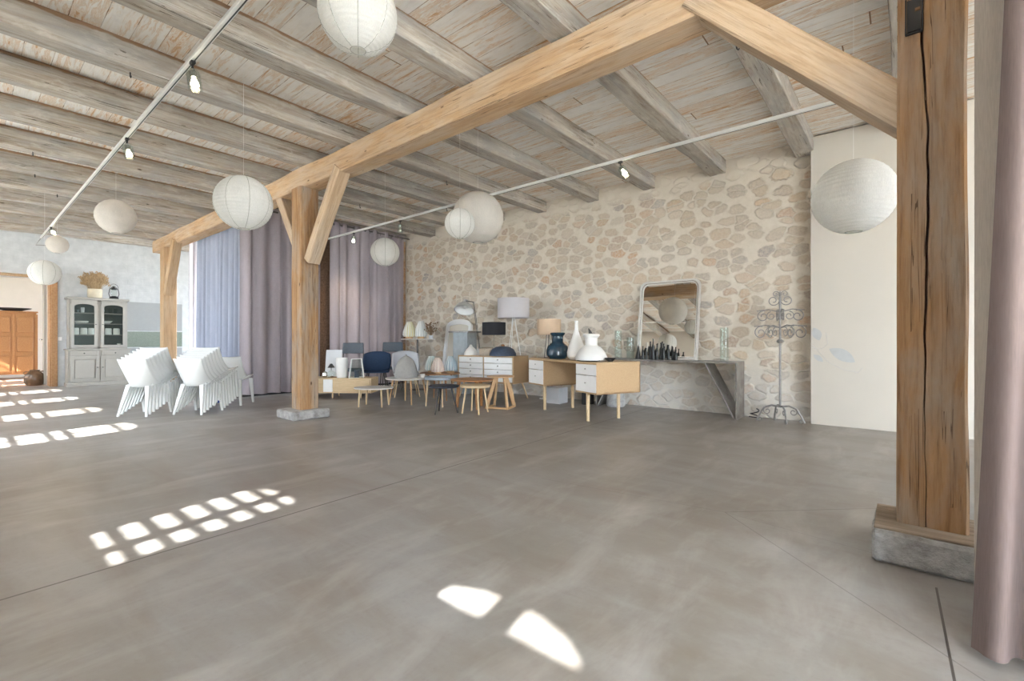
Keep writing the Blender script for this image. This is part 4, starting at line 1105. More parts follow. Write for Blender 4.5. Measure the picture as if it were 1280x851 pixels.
# dark bottles in front of the mirror
def bottle(h, r): return [(0, 0), (r, 0), (r*1.02, h*.05), (r*.98, h*.52), (r*.85, h*.62), (r*.38, h*.74), (r*.34, h*.93), (r*.42, h*.94), (r*.42, h), (0, h)]
bx = [(-3.00, .20, .020), (-2.955, .17, .018), (-2.90, .27, .026), (-2.84, .31, .026), (-2.79, .23, .022), (-2.735, .25, .030), (-2.68, .24, .024), (-2.615, .22, .022), (-2.56, .19, .020), (-2.50, .15, .026)]
nm_ = ['leftmost of', 'second from the left in', 'third and fairly tall in', 'tallest of', 'fifth from the left in', 'widest of', 'seventh from the left in', 'eighth from the left in', 'second from the right in', 'short rightmost one of']
for k, (x, h, r) in enumerate(bx):
    mb = MB(); mb.lathe(bottle(h, r), (x, 6.68+.02*(k % 3-1), Z), 14)
    tag(mb.build('dark_bottle', M['darkglass'], smooth=True), 'slim black bottle, %s the row before the mirror' % nm_[k], 'bottle', 'black bottles before the mirror')
mb = MB(); mb.lathe([(0, 0), (.045, 0), (.03, .08), (.012, .18), (0, .22)], (-3.09, 6.69, Z), 14); tag(mb.build('dark_cone', M['black'], smooth=True), 'small black cone ornament at the left foot of the mirror', 'ornament')
def gvase(x, y, z, r, h, label, base=True):
    t = thing('glass_vase', label, 'vase', (x, y, z), 0, 'clear glass cylinder vases')
    mb = MB(); mb.lathe([(0, 0), (r, 0), (r, h), (r-.005, h), (r-.005, .015), (0, .012)], n=24); mb.build('glass_body', M['glass'], t, smooth=True)
    return t
gvase(-1.86, 6.72, Z, .055, .46, 'tall clear glass cylinder at the right end of the console')
gvase(-3.45, 6.74, Z, .055, .44, 'tall clear glass cylinder between the desk and the mirror, left one')
gvase(-3.27, 6.80, Z, .060, .33, 'shorter clear glass cylinder between the desk and the mirror')
mb = MB(); mb.tube([(-1.58, 6.85, .02)]+[(-1.5+.05*math.cos(k*.7), 6.80+.07*math.sin(k*.7), .02+.01*k) for k in range(12)], .008, 6); tag(mb.build('coiled_cable', M['black']), 'short black cable coiled on the floor between console and iron stand', 'cable')

# ---- wrought iron coat stand
t = thing('iron_stand', 'scrolled wrought iron stand on curved feet before the stone wall', 'coat stand', (-1.19, 6.72, 0))
I = M['greymetal']
mb = MB(); mb.tube([(0, 0, .19), (0, 0, 1.60)], .013, 8); mb.lathe([(0, -.03), (.03, -.02), (.045, 0), (.03, .02), (0, .03)], (0, 0, 1.03), 14); mb.lathe([(0, -.03), (.02, 0), (0, .05)], (0, 0, 1.62), 10); mb.build('pole', I, t, smooth=True)
def scroll(c, u, r, turns, a0, sgn=1, n=26):
    return [Vector(c)+Vector(u)*(r*(1-.72*k/n)*math.cos(a0+sgn*2*PI*turns*k/n))+Vector((0, 0, 1))*(r*(1-.72*k/n)*math.sin(a0+sgn*2*PI*turns*k/n)) for k in range(n+1)]
for k in range(4):
    a = PI/4*0+PI/2*k+.35; u = Vector((math.cos(a), math.sin(a)*.55, 0))
    mb = MB(); mb.tube([Vector((0, 0, .20)), u*.10+Vector((0, 0, .215)), u*.19+Vector((0, 0, .18)), u*.25+Vector((0, 0, .07)), u*.28+Vector((0, 0, .010))], [.012, .012, .011, .010, .010], 7)
    mb.tube(scroll(u*.24+Vector((0, 0, .035)), u, .035, 1.0, 0, -1), .006, 5)
    mb.tube(scroll(u*.15+Vector((0, 0, .14)), u, .05, 1.2, PI/2, -1), .006, 5); mb.build('foot', I, t)
for k, (z, L, rr_) in enumerate(((1.42, .27, .075), (1.22, .33, .085))):
    for j in range(4):
        a = PI/2*j+.25+k*.3; u = Vector((math.cos(a), math.sin(a)*.5, 0))
        mb = MB(); mb.tube([Vector((0, 0, z-.02)), u*L*.5+Vector((0, 0, z+.015)), u*L+Vector((0, 0, z))], .007, 6)
        mb.tube(scroll(u*(L-rr_)+Vector((0, 0, z-rr_*.95)), u, rr_, 1.35, PI/2+.3, -1), .0065, 5)
        mb.tube(scroll(u*(L*.38)+Vector((0, 0, z-rr_*.9)), u, rr_*.75, 1.3, PI/2, -1), .0055, 5)
        mb.build('scroll_arm', I, t)
mb = MB()
for s in (-1, 1): mb.tube(scroll((s*.075, 0, 1.55), (s, 0, 0), .07, 1.3, PI, 1), .006, 5); mb.tube(scroll((s*.05, 0, 1.63), (s, 0, 0), .04, 1.2, PI, -1), .005, 5)
mb.build('finial_scroll', I, t)

# faded leaf drawing on the cream panel
t = thing('leaf_drawing', 'faint bluish leaf drawing on the cream panel beside the iron stand', 'wall drawing', (0, W-.1515, 0))
def leaf(c, L, w, ang, m, nm):
    P = [(L*(k/12-.5), w*math.sin(PI*k/12)**.8*(1)) for k in range(13)]+[(L*(.5-k/12), -w*math.sin(PI*k/12)**.8*.8) for k in range(1, 12)]
    ca, sa = math.cos(ang), math.sin(ang)
    P = [(c[0]+x*ca-y*sa, c[1]+x*sa+y*ca) for x, y in P]
    mb = MB(); mb.prism(P, -.0008, .0008, Matrix(((1, 0, 0, 0), (0, 0, 1, 0), (0, 1, 0, 0), (0, 0, 0, 1)))); mb.build(nm, m, t)
leaf((-.82, 1.12), .17, .055, -1.2, M['leafpaint'], 'leaf_shape'); leaf((-.56, .86), .30, .075, -.55, M['leafpaint'], 'leaf_shape'); leaf((-.80, .82), .13, .035, -.7, M['leafpaint'], 'leaf_shape')
mb = MB(); mb.tube([(-.86, 0, .98), (-.70, 0, .78), (-.55, 0, .69), (-.40, 0, .66), (-.36, 0, .72)], .003, 4); mb.tube([(-.87, 0, .95), (-.76, 0, .94), (-.70, 0, 1.0), (-.72, 0, 1.14)], .003, 4); mb.build('stem_line', M['leafline'], t)

# ---- things on the desk
def on(name, loc, prof, m, label, cat, n=32, wob=None, smooth=True):
    mb = MB(); mb.lathe(prof, loc, n, wob=wob); return tag(mb.build(name, m, smooth=smooth), label, cat)
on('demijohn_vase', desk_pt(-.44, .25), [(0, 0), (.185, 0), (.215, .012), (.212, .05), (.185, .11), (.135, .17), (.085, .205), (.080, .215), (.082, .30), (.105, .325), (.112, .335), (.110, .35), (.09, .36), (.07, .36), (.065, .22), (0, .2)], M['white_ceramic'], 'big white squat vase with a short collared neck on the desk', 'vase')
on('teardrop_vase', desk_pt(-.86, .30), [(0, 0), (.085, 0), (.125, .04), (.130, .10), (.110, .19), (.065, .30), (.028, .42), (.022, .52), (.028, .545), (.022, .55), (.016, .50), (0, .4)], M['white_ceramic'], 'white teardrop-shaped vase with a long thin neck on the desk', 'vase')
on('blue_vase', desk_pt(-1.22, .22), [(0, 0), (.12, 0), (.165, .05), (.170, .12), (.145, .19), (.090, .235), (.082, .25), (.082, .33), (.105, .355), (.112, .375), (.10, .385), (.07, .385), (.065, .26), (0, .2)], M['blueglass'], 'dark blue glossy round vase with a wide collar on the desk', 'vase')
x, y, z = desk_pt(-.74, .48)
mb = MB()
def lf(a, b):
    s = a*2-1; w = .055*math.sin(PI*min(1, b*.95+.05))**.8
    return (x+s*w+.06-.13*b, y+.03*abs(s)+.02, z+.02+.42*b)
mb.grid(lf, 6, 16); tag(mb.build('leaf_sculpture', M['darkmetal'], smooth='all', solid=.006), 'dark curved leaf-shaped object behind the white teardrop vase', 'ornament')
on('small_bowl', desk_pt(-.16, .34), [(0, 0), (.03, 0), (.075, .045), (.07, .045), (.028, .008), (0, .008)], M['black'], 'little dark bowl at the right end of the desk', 'bowl', 20)
on('serving_plate', desk_pt(-.30, .10), [(0, 0), (.10, 0), (.15, .010), (.148, .014), (.10, .006), (0, .006)], M['darkmetal'], 'flat dark plate at the front edge of the desk', 'plate', 28)
# ---- lamps
def drum_lamp(name, loc, label, r, z0, z1, sm, kind='tripod', bm_=None, lr=.11, taper=.0):
    t = thing(name, label, 'lamp', loc)
    mb = MB(); mb.lathe([(r, z0), (r-taper, z1), (r-taper-.003, z1), (r-.003, z0)], n=36); mb.lathe([(.0, z1-.02), (.02, z1-.02), (.02, z1-.016), (0, z1-.016)], n=10); mb.build('lamp_shade', sm, t, smooth=True)
    mb = MB(); 
    for k in range(3): mb.tube([(0, 0, z1-.018), ((r-taper-.003)*math.cos(k*2.094), (r-taper-.003)*math.sin(k*2.094), z1-.018)], .002, 4)
    mb.lathe([(0, z0+.02), (.02, z0+.02), (.02, z0+.10), (0, z0+.10)], n=12); mb.build('socket', M['steel'], t)
    bm_ = bm_ or M['steel']
    if kind == 'tripod':
        for k in range(3):
            a = k*2.094+.5; mb = MB(); mb.tube([(.018*math.cos(a), .018*math.sin(a), z0+.03), (lr*math.cos(a), lr*math.sin(a), .005)], .007, 8); mb.build('leg', bm_, t)
    elif kind == 'frame':
        mb = MB()
        for k in range(4):
            a = k*PI/2+.4; mb.tube([(.035*math.cos(a), .035*math.sin(a), z0+.02), (lr*math.cos(a), lr*math.sin(a), .006)], .005, 6)
        mb.tube([(lr*math.cos(k*PI/2+.4), lr*math.sin(k*PI/2+.4), .006) for k in range(4)], .005, 6, close=True); mb.tube([(.035*math.cos(k*PI/2+.4), .035*math.sin(k*PI/2+.4), z0+.02) for k in range(4)], .005, 6, close=True)
        mb.build('wire_base', bm_, t)
    else:
        mb = MB(); mb.lathe([(0, 0), (.055, 0), (.06, .01), (.045, .05), (.028, .09), (.035, .13), (.022, .18), (.010, .21), (.010, z0+.03), (0, z0+.03)], n=24); mb.build('glass_base', bm_, t, smooth=True)
    return t
def chest_pt(x, y):
    c, s = math.cos(CR), math.sin(CR); return (-5.09+x*c-y*s, 6.12+x*s+y*c, CT)
drum_lamp('table_lamp', desk_pt(-1.56, .28), 'table lamp with a tan drum shade and crossed metal rods on the desk', .185, .355, .595, M['tan'], 'frame', M['darkmetal'], .075)
drum_lamp('table_lamp', chest_pt(-.22, .34), 'tall lamp with the largest, pale grey drum shade over the chest of drawers', .285, .67, 1.02, M['greyshade'], 'tripod', M['railwhite'], .13)
drum_lamp('table_lamp', chest_pt(-.62, .30), 'table lamp with a black drum shade and clear foot on the chest of drawers', .215, .37, .60, M['blackfab'], 'glass', M['glass'])
t = thing('domed_lamp', 'low dark blue ribbed dome with an orange knob on the chest of drawers', 'lamp', chest_pt(-.30, .12))
mb = MB(); mb.lathe([(.235, 0), (.23, .045), (.19, .115), (.12, .155), (.03, .168), (0, .168)], n=60, wob=lambda a, z: 1+.012*math.cos(30*a)); mb.build('dome', M['bluedome'], t, smooth='all')
mb = MB(); mb.lathe([(0, .165), (.03, .168), (.035, .185), (.02, .20), (0, .203)], n=14); mb.build('knob', M['orangewood'], t, smooth=True)
t = thing('wicker_basket', 'small taupe wicker basket on the chest of drawers', 'basket', chest_pt(-.62, .08))
mb = MB(); mb.lathe([(0, 0), (.12, 0), (.135, .02), (.14, .12), (.132, .135), (.125, .12), (.12, .02), (0, .02)], n=48, wob=lambda a, z: 1+.02*math.cos(24*a)*math.cos(z*220)); mb.build('woven_body', M['basket'], t, smooth='all')
mb = MB(); mb.lathe([(0, .122), (.128, .122), (.13, .135), (.06, .150), (0, .152)], n=30); mb.build('lid', M['basket'], t, smooth=True)
on('white_cone_lamp', chest_pt(-1.02, .13), [(.13, 0), (.125, .04), (.085, .11), (.035, .155), (.02, .19), (0, .195)], M['white_ceramic'], 'white bell-shaped shade at the left end of the chest of drawers', 'lamp')
# big silver desk lamp
t = thing('arm_lamp', 'large silver desk lamp with long twin arms leaning over the arched frame', 'lamp', chest_pt(-.97, .34))
mb = MB(); mb.lathe([(0, 0), (.075, 0), (.078, .012), (.03, .03), (.015, .06), (0, .06)], n=24); mb.build('base', M['silver'], t, smooth=True)
mb = MB()
for s in (-1, 1): mb.tube([(0, s*.014, .04), (-.10, s*.014, .62)], .0055, 6)
mb.build('lower_arm', M['darkmetal'], t)
mb = MB()
for s in (-1, 1): mb.tube([(-.10, s*.014, .62), (-.17, s*.014, 1.00)], .0055, 6)
mb.tube([(-.17, 0, 1.0), (-.35, -.02, 1.03)], .010, 6); mb.build('upper_arm', M['darkmetal'], t)
mb = MB(); Mh = Matrix.Translation((-.37, -.03, .93)) @ rotx(-24) @ roty(-12)
mb.lathe([(.195, -.10), (.185, -.055), (.15, .0), (.09, .05), (.045, .075), (.04, .13), (0, .135), (0, .13), (.035, .125), (.04, .07), (.085, .045), (.145, -.005), (.180, -.06), (.19, -.10)], (0, 0, 0), 36, Mh); mb.build('lamp_shade', M['silver'], t, smooth=True)
mb = MB(); mb.lathe([(.183, -.092), (.172, -.055), (.138, -.004), (.08, .036), (0, .05)], (0, 0, 0), 36, Mh); mb.build('reflector', M['whitepaint'], t, smooth=True)
mb = MB(); mb.lathe([(0, -.06), (.03, -.05), (.035, -.02), (.02, .02), (0, .03)], (0, 0, 0), 14, Mh); mb.build('bulb', M['whitepaint'], t, smooth=True)
mb = MB(); mb.lathe([(0, 0), (.035, 0), (.05, .06), (.045, .12), (.042, .12), (.03, .01), (0, .01)], chest_pt(-.80, .10), 20); tag(mb.build('glass_tumbler', M['silver'], smooth=True), 'small shiny metal cup between the white shade and the basket', 'cup')
# ---- grey pedestal, arched frame
t = thing('plant_pedestal', 'grey-painted square pedestal with a dark overhanging top behind the chest of drawers', 'pedestal', (-6.66, 6.50, 0), math.radians(12))
mb = MB(); mb.box((0, 0, .61), (.34, .34, 1.16), bev=.006); mb.box((0, 0, .05), (.40, .40, .10), bev=.01)
mb.box((0, -.172, .63), (.24, .010, .95), bev=.003); mb.box((.172, 0, .63), (.010, .24, .95), bev=.003); mb.build('column', m_plain('grey_blue_paint', (.36, .40, .42), .7, 0, .12), t)
mb = MB(); mb.box((0, 0, 1.205), (.47, .47, .03), bev=.005); mb.build('top_slab', M['greymetal'], t)
t = thing('arched_frame', 'white arched frame with a pale backing leaning on the stone wall', 'frame', (-7.26, 6.74, 0))
K = 14; fw, fh = .78, 1.50
def arch(w, h, z0, r): return [(-w/2, z0), (w/2, z0)]+[(w/2*math.cos(PI*k/K), h-r+r*math.sin(PI*k/K)) for k in range(K+1)]
Mf = rotx(-8) @ Matrix(((1, 0, 0, 0), (0, 0, 1, 0), (0, 1, 0, 0), (0, 0, 0, 1)))
mb = MB(); mb.ringprism(arch(fw, fh, 0, .16), arch(fw-.17, fh-.11, .12, .06), -.035, .015, Mf); mb.build('frame_rim', M['whitepaint'], t, smooth=True)
mb = MB(); mb.prism(arch(fw-.15, fh-.10, .11, .06), -.002, .012, Mf); mb.build('backing', M['plaster'], t)

# ---- slim stand carrying two lamps and a dried plant
SR = math.radians(38)
t = thing('tall_side_table', 'slim side table with a thin pale top on a dark central pole', 'side table', (-7.76, 6.22, 0), SR)
mb = MB(); mb.box((0, 0, 1.062), (.66, .30, .018), bev=.004); mb.build('table_top', M['whitetop'], t)
mb = MB(); mb.cyl((-.02, 0, .02), (-.02, 0, 1.053), .020, .020, 12); mb.build('pole', M['darkmetal'], t, smooth=True)
mb = MB(); mb.lathe([(0, 0), (.17, 0), (.17, .012), (.03, .022), (0, .022)], (-.02, 0, 0), 28); mb.build('base_plate', M['darkmetal'], t, smooth=True)
def st(x, y=0): c, s = math.cos(SR), math.sin(SR); return (-7.76+x*c-y*s, 6.22+x*s+y*c, 1.071)
def shade_lamp(loc, r, h, m, label, legs=True, z=0):
    t = thing('striped_lamp', label, 'lamp', loc, R.uniform(0, 3), 'small striped lamps')
    z0 = h*.12
    mb = MB(); mb.lathe([(r*.86, z0), (r, z0+h*.10), (r*.94, z0+h*.30), (r*.72, z0+h*.58), (r*.46, h*.93), (r*.40, h), (0, h*.97)], n=84, wob=lambda a, z: 1+.05*math.cos(14*a)); mb.build('lamp_shade', m, t, smooth='all')
    mb = MB(); mb.lathe([(0, 0), (r*.55, 0), (r*.58, .012), (r*.5, h*.16), (0, h*.16)], n=20); mb.build('foot', M['warmoak'], t, smooth=True)
    return t
shade_lamp(st(-.19), .13, .36, M['s_yellow'], 'yellow and white striped lamp on the slim side table')
shade_lamp(st(.055), .125, .37, M['s_white'], 'grey and white striped lamp on the slim side table')
t = thing('dried_plant', 'small pot of brown dried flowers at the right end of the slim side table', 'plant pot', st(.265))
mb = MB(); mb.lathe([(0, 0), (.04, 0), (.05, .07), (.045, .07), (0, .05)], n=16); mb.build('pot', M['paperwhite'], t, smooth=True)
mb = MB(); rr = random.Random(9)
for k in range(60):
    a = rr.uniform(0, 2*PI); s = rr.uniform(0, .15); e = Vector((s*math.cos(a), s*math.sin(a), rr.uniform(.14, .34)))
    mb.tube([(0, 0, .05), e*.6+Vector((0, 0, .04)), e], .002, 3)
    mb.lathe([(0, -.02), (.020, 0), (0, .02)], e, 5)
mb.build('dried_flowers', m_plain('brown_flowers', (.26, .17, .10), .9, 0, .3), t)

# ---- low tables
def low_table(name, label, c, r, h, topm, legm, rz=0, nleg=4, th=.022, splay=.05, lr=.62, sx=1, sy=1, r0=.017, r1=.011, cat='table', group=None, rim=False):
    t = thing(name, label, cat, (c[0], c[1], 0), rz, group)
    disc_top(t, r, h-th, th, topm, sx=sx, sy=sy)
    if rim:
        mb = MB(); mb.ringprism([(r*math.cos(2*PI*k/40), r*math.sin(2*PI*k/40)) for k in range(40)], [((r-.012)*math.cos(2*PI*k/40), (r-.012)*math.sin(2*PI*k/40)) for k in range(40)], h-.002, h+.022); mb.build('rim', topm, t)
    legs4(t, [(r*lr*sx*math.cos(2*PI*k/nleg+PI/nleg), r*lr*sy*math.sin(2*PI*k/nleg+PI/nleg)) for k in range(nleg)], legm, r0, r1, splay, h-th)
    return t
low_table('oval_table', 'lowest pale oval table on thin light legs in front of the low bench', (-6.42, 4.26), .31, .30, M['whitetop'], M['paleoak'], math.radians(35), sx=1.0, sy=.82, lr=.78, splay=.02)
low_table('round_table', 'round pale table carrying the grey felt dome', (-6.33, 4.86), .37, .42, M['whitetop'], M['warmoak'], .3, splay=.07, lr=.66)
low_table('round_table', 'walnut round table carrying the teal, pink and blue striped lamps', (-6.24, 5.48), .35, .47, M['walnut'], M['walnut'], .5, splay=.05)
low_table('tray_table', 'small round tray table with a grey-blue top', (-5.66, 4.98), .25, .44, M['bluetop'], M['paleoak'], .2, rim=True, splay=.03, lr=.8, r0=.014)
low_table('round_table', 'low orange-wood round table behind the two stools', (-5.10, 5.13), .33, .445, M['orangewood'], M['orangewood'], .6, splay=.03, nleg=3, r0=.03, r1=.022)
low_table('bar_stool', 'blue-black round stool with thin black legs', (-5.04, 4.50), .215, .40, M['blacktop'], M['black'], math.radians(-20), nleg=3, splay=.09, th=.032, cat='stool', lr=.5, r0=.014, r1=.010)
low_table('wooden_stool', 'pale wooden round stool next to the blue-black stool', (-4.71, 4.80), .215, .405, M['paleoak'], M['paleoak'], math.radians(15), nleg=4, splay=.06, th=.035, cat='stool', lr=.62, r0=.015, r1=.011)
# side table with chunky crossed wooden trestle legs
t = thing('trestle_table', 'round wooden side table on chunky A-shaped legs joined at the floor', 'side table', (-4.75, 5.40, 0), math.radians(20))
disc_top(t, .215, .475, .02, M['warmoak'])
for s in (-1, 1):
    mb = MB(); 
    mb.bar((s*.075, -.04, .475), (s*.165, -.15, .03), .030, .055); mb.bar((s*.075, .04, .475), (s*.165, .15, .03), .030, .055); mb.box((s*.168, 0, .016), (.032, .36, .030), bev=.003); mb.build('trestle_leg', M['warmoak'], t)
mb = MB(); mb.box((0, -.155, .018), (.32, .035, .026), bev=.003); mb.build('stretcher', M['warmoak'], t)
shade_lamp((-6.42, 5.44, .47), .115, .29, M['s_teal'], 'teal and white striped lamp, left one on the walnut table')
shade_lamp((-6.10, 5.30, .47), .115, .27, M['s_pink'], 'pale pink striped lamp at the front of the walnut table')
shade_lamp((-6.12, 5.62, .47), .115, .29, M['s_blue'], 'blue and white striped lamp at the back right of the walnut table')
mb = MB(); mb.lathe([(.185, .0), (.192, .03), (.184, .11), (.165, .19), (.130, .27), (.085, .325), (.04, .355), (.015, .365), (.014, .385), (0, .385)], (-6.36, 4.84, .42), 36); tag(mb.build('felt_dome_lamp', M['greylamp'], smooth='all'), 'large grey felt dome lampshade on the round pale table', 'lamp')
mb = MB(); mb.lathe([(0, 0), (.035, 0), (.04, .06), (.032, .065), (0, .06)], (-6.10, 4.98, .42), 16); tag(mb.build('candle_cup', M['white_ceramic'], smooth=True), 'small white cup beside the grey felt dome', 'cup')

# ---- low bench / media unit
BR = math.radians(38)
t = thing('low_sideboard', 'low pale wood sideboard with a white door behind the centre post', 'sideboard', (-7.83, 4.32, 0), BR)
Wd, D = 1.44, .40
mb = MB(); mb.box((0, D/2, .352), (Wd, D, .020)); mb.box((0, D/2, .105), (Wd, D, .020)); mb.box((-Wd/2+.01, D/2, .228), (.02, D, .23)); mb.box((Wd/2-.01, D/2, .228), (.02, D, .23)); mb.box((0, D-.008, .228), (Wd, .016, .23)); mb.build('case', M['paleoak'], t)
for (xa, xb, m_) in ((-Wd/2+.024, -.15, M['paleoak']), (-.145, .02, M['whitepaint']), (.025, Wd/2-.024, M['paleoak'])):
    mb = MB(); mb.box(((xa+xb)/2, .006, .228), (xb-xa, .02, .222), bev=.002); mb.build('door', m_, t)
for x in (-.5, .0, .52):
    mb = MB(); mb.cyl((x, .06, .096), (x, .05, 0), .016, .012); mb.build('leg', M['paleoak'], t)
    mb = MB(); mb.cyl((x, D-.06, .096), (x, D-.05, 0), .016, .012); mb.build('leg', M['paleoak'], t)
def bp(x, y=.2): c, s = math.cos(BR), math.sin(BR); return (-7.83+x*c-y*s, 4.32+x*s+y*c, .362)
on('white_cylinder_vase', bp(.13, .16), [(0, 0), (.085, 0), (.092, .02), (.105, .30), (.10, .36), (.094, .36), (.09, .03), (0, .03)], M['white_ceramic'], 'white ribbed cylinder vase on the low sideboard', 'vase', 48, lambda a, z: 1+.01*math.cos(24*a))
t = thing('candle_lantern', 'tapered glass lantern with pale bars at the right end of the sideboard', 'lantern', bp(.40, .16), BR+.3)
mb = MB()
for a, b in ((-1, -1), (1, -1), (1, 1), (-1, 1)): mb.tube([(a*.085, b*.085, .34), (a*.125, b*.125, 0)], .008, 6)
for z, q in ((.005, .125), (.34, .085)): mb.tube([(-q, -q, z), (q, -q, z), (q, q, z), (-q, q, z)], .008, 6, close=True)
mb.build('bar_frame', M['railwhite'], t)
for a in range(4):
    mb = MB(); v = [Vector((-.12, -.122, .01)), Vector((.12, -.122, .01)), Vector((.082, -.083, .335)), Vector((-.082, -.083, .335))]
    Rz = rotz(90*a); f_ = [mb.bm.verts.new(Rz @ p_) for p_ in v]; g_ = [mb.bm.verts.new(Rz @ (p_+Vector((0, .003, 0)))) for p_ in v]
    mb.bm.faces.new(f_); mb.bm.faces.new(g_[::-1])
    for i_ in range(4): mb.bm.faces.new((f_[i_], g_[i_], g_[(i_+1) % 4], f_[(i_+1) % 4]))
    mb.build('glass_side', M['glass'], t)
mb = MB(); mb.cyl((0, 0, 0), (0, 0, .14), .04, .04, 16); mb.build('candle', M['bluedome'], t)
mb = MB(); mb.box((0, 0, .25), (.30, .02, .50), rot=rotx(-8), bev=.003); o = mb.build('blank_canvas', M['paperwhite']); o.location = bp(-.10, .34); o.rotation_euler = (0, 0, BR); tag(o, 'pale blank board leaning upright at the back of the sideboard', 'board')
t = thing('glass_lamp', 'little lamp with a dark cone shade and round glass foot on the sideboard', 'lamp', bp(-.06, .14))
mb = MB(); mb.lathe([(0, 0), (.05, .0), (.075, .05), (.07, .10), (.03, .13), (0, .135)], n=20); mb.build('glass_foot', M['glass'], t, smooth=True)
mb = MB(); mb.tube([(0, 0, .13), (0, 0, .20)], .006, 6); mb.lathe([(.065, .18), (.02, .25), (0, .255)], n=20); mb.build('lamp_shade', M['darkmetal'], t, smooth=True)
on('silver_bauble', bp(-.16, .10), [(0, 0), (.03, .005), (.05, .04), (.045, .09), (.02, .115), (0, .12)], M['steel'], 'small round silver pot beside the little glass lamp', 'pot', 20)
on('brown_tray', bp(.0, .24), [(0, 0), (.11, 0), (.115, .014), (.105, .014), (.10, .005), (0, .005)], M['walnut'], 'small round brown tray on the sideboard behind the little lamp', 'tray', 24)

# ---- chairs of the furniture display (face towards local -Y, i.e. the camera side, after rotation)
def slab_chair(label, loc, rz, m, bw=.42, top=.98, bh=.21, framem=None, arms=False):
    t = thing('upholstered_chair', label, 'chair', loc, rz)
    framem = framem or M['darkmetal']
    def bk(a, b):
        s = a*2-1; return (s*bw/2*(1-.04*b), .20+.04*b-.05*s*s, top-bh+bh*b)
    mb = MB(); mb.grid(bk, 12, 6); mb.build('backrest', m, t, smooth='all', solid=.035, sub=1)
    mb = MB(); mb.box((0, -.02, .455), (.44, .42, .05), bev=.02, seg=3); mb.build('seat', m, t, smooth=True)
    mb = MB()
    for s in (-1, 1): mb.tube([(s*.19, .12, .43), (s*.20, .19, .52), (s*.19, .215, top-bh*.4)], .009, 7)
    mb.build('back_frame', framem, t)
    for x, y in ((-.19, -.19), (.19, -.19), (-.19, .14), (.19, .14)):
        mb = MB(); mb.cyl((x, y, .43), (x*1.12, y*1.15, 0), .012, .009); mb.build('leg', framem, t)
    return t
def tub_chair(label, loc, rz, m, w=.50, top=.82, legm=None, seat=.44, pedestal=False):
    t = thing('shell_chair', label, 'chair', loc, rz)
    def sh(a, b):
        s = a*2-1
        if b < .45:
            q = b/.45; y = -.22+.38*q; z = seat-.02*math.sin(PI*q)+.05*abs(s)**3*q; return (s*w*.46, y, z)
        q = (b-.45)/.55; wv = abs(s)**2.4
        return (s*w*(.46+.04*math.sin(PI*q*.9)), .16+.09*q-wv*.20*(1-.55*q), seat+(top-seat)*q**1.2*(1-.12*wv)+.05*wv*(1-q))
    mb = MB(); mb.grid(sh, 18, 20); mb.build('shell', m, t, smooth='all', solid=.025)
    for x, y in ((-.15, -.15), (.15, -.15), (-.15, .13), (.15, .13)):
        mb = MB(); mb.cyl((x, y, seat-.005), (x*1.5, y*1.5, 0), .014, .009); mb.build('leg', legm or M['darkmetal'], t)
    return t
slab_chair('chair with a slate-grey padded back, left of the navy one behind the sideboard', (-8.37, 5.05, 0), math.radians(42+8), M['slate'], .42, .99, .22)
tub_chair('navy blue upholstered shell chair behind the low sideboard', (-7.78, 5.22, 0), math.radians(50), M['navy'], .52, .82)
slab_chair('chair with a slate-grey padded back against the mauve curtain, right of the navy one', (-8.28, 5.93, 0), math.radians(48), M['slate'], .43, 1.00, .21)
tub_chair('pale grey plastic shell chair behind the grey felt dome', (-7.12, 5.42, 0), math.radians(58), M['lightgreyshell'], .50, .84, M['paleoak'], .42)
mb = MB(); mb.tube([(-4.9+.16*math.cos(k*.5)+.02*k, 6.72+.10*math.sin(k*.6), .012) for k in range(22)], .009, 6); tag(mb.build('power_cable', M['whitepaint']), 'loose white cable on the floor below the chest of drawers', 'cable')


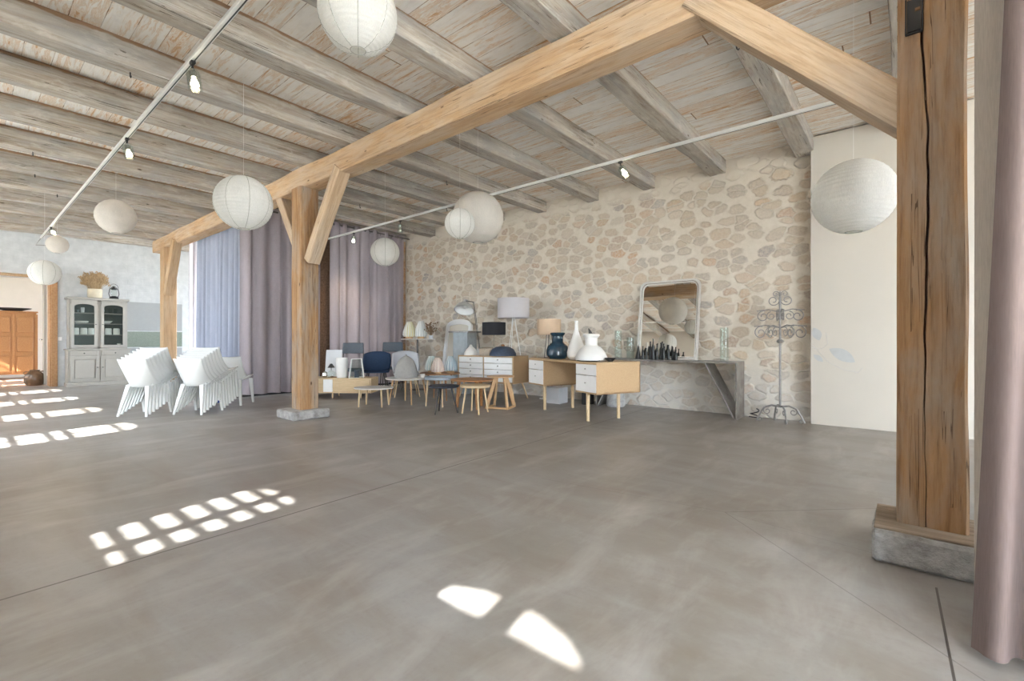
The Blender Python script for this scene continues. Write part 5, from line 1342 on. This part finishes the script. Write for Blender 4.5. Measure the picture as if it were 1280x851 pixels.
# ================================================================== CAMERA, LIGHT
cam = bpy.data.cameras.new('camera'); co = bpy.data.objects.new('camera', cam); col.objects.link(co)
cam.sensor_width = 36; cam.lens = 36*583/1280
cam.shift_y = -1.0/1280; cam.clip_start = .05; cam.clip_end = 300
co.location = (0, 0, 1.05); co.rotation_euler = (PI/2, 0, math.atan(488/583))
scn.camera = co
sd = bpy.data.lights.new('sun', 'SUN'); sd.energy = 40; sd.angle = math.radians(.6); sd.color = (1, .95, .87)
so = bpy.data.objects.new('sun', sd); col.objects.link(so)
dr = Vector((SX, 1, -SUNK)); so.rotation_euler = dr.to_track_quat('-Z', 'Y').to_euler()
wd = bpy.data.worlds.new('sky'); scn.world = wd; wd.use_nodes = True
bg = wd.node_tree.nodes['Background']; bg.inputs[0].default_value = (.82, .90, 1.0, 1); bg.inputs[1].default_value = 24.0
def portal(loc, rot, sx, sy):
    l = bpy.data.lights.new('portal', 'AREA'); l.shape = 'RECTANGLE'; l.size = sx; l.size_y = sy; l.cycles.is_portal = True
    o = bpy.data.objects.new('portal', l); col.objects.link(o); o.location = loc; o.rotation_euler = rot
for xc in allx: portal((xc, YG-.05, (ZS+ZT)/2), (PI/2, 0, PI) if False else (-PI/2, 0, PI), 2*HW, ZT-ZS)
portal((GX+.1, 1.35, 1.5), (0, PI/2, 0), 2.8, 4.5)
portal(((FX0+FX1)/2, YG-.05, 1.6), (-PI/2, 0, PI), FX1-FX0, 2.5)
portal((-17.2, 4.4, 1.6), (-PI/2, 0, 0), 3.4, 2.2)
portal(((XW0+XW1)/2, W+.3, 1.8), (-PI/2, 0, 0), 3.4, 2.4)
vs = scn.view_settings; vs.view_transform = 'Standard'; vs.look = 'None'; vs.gamma = 1; vs.use_curve_mapping = False
vs.exposure = 0.27
scn.cycles.max_bounces = 10; scn.cycles.diffuse_bounces = 7; scn.cycles.glossy_bounces = 4; scn.cycles.transparent_max_bounces = 12; scn.cycles.transmission_bounces = 6
scn.cycles.sample_clamp_indirect = 8
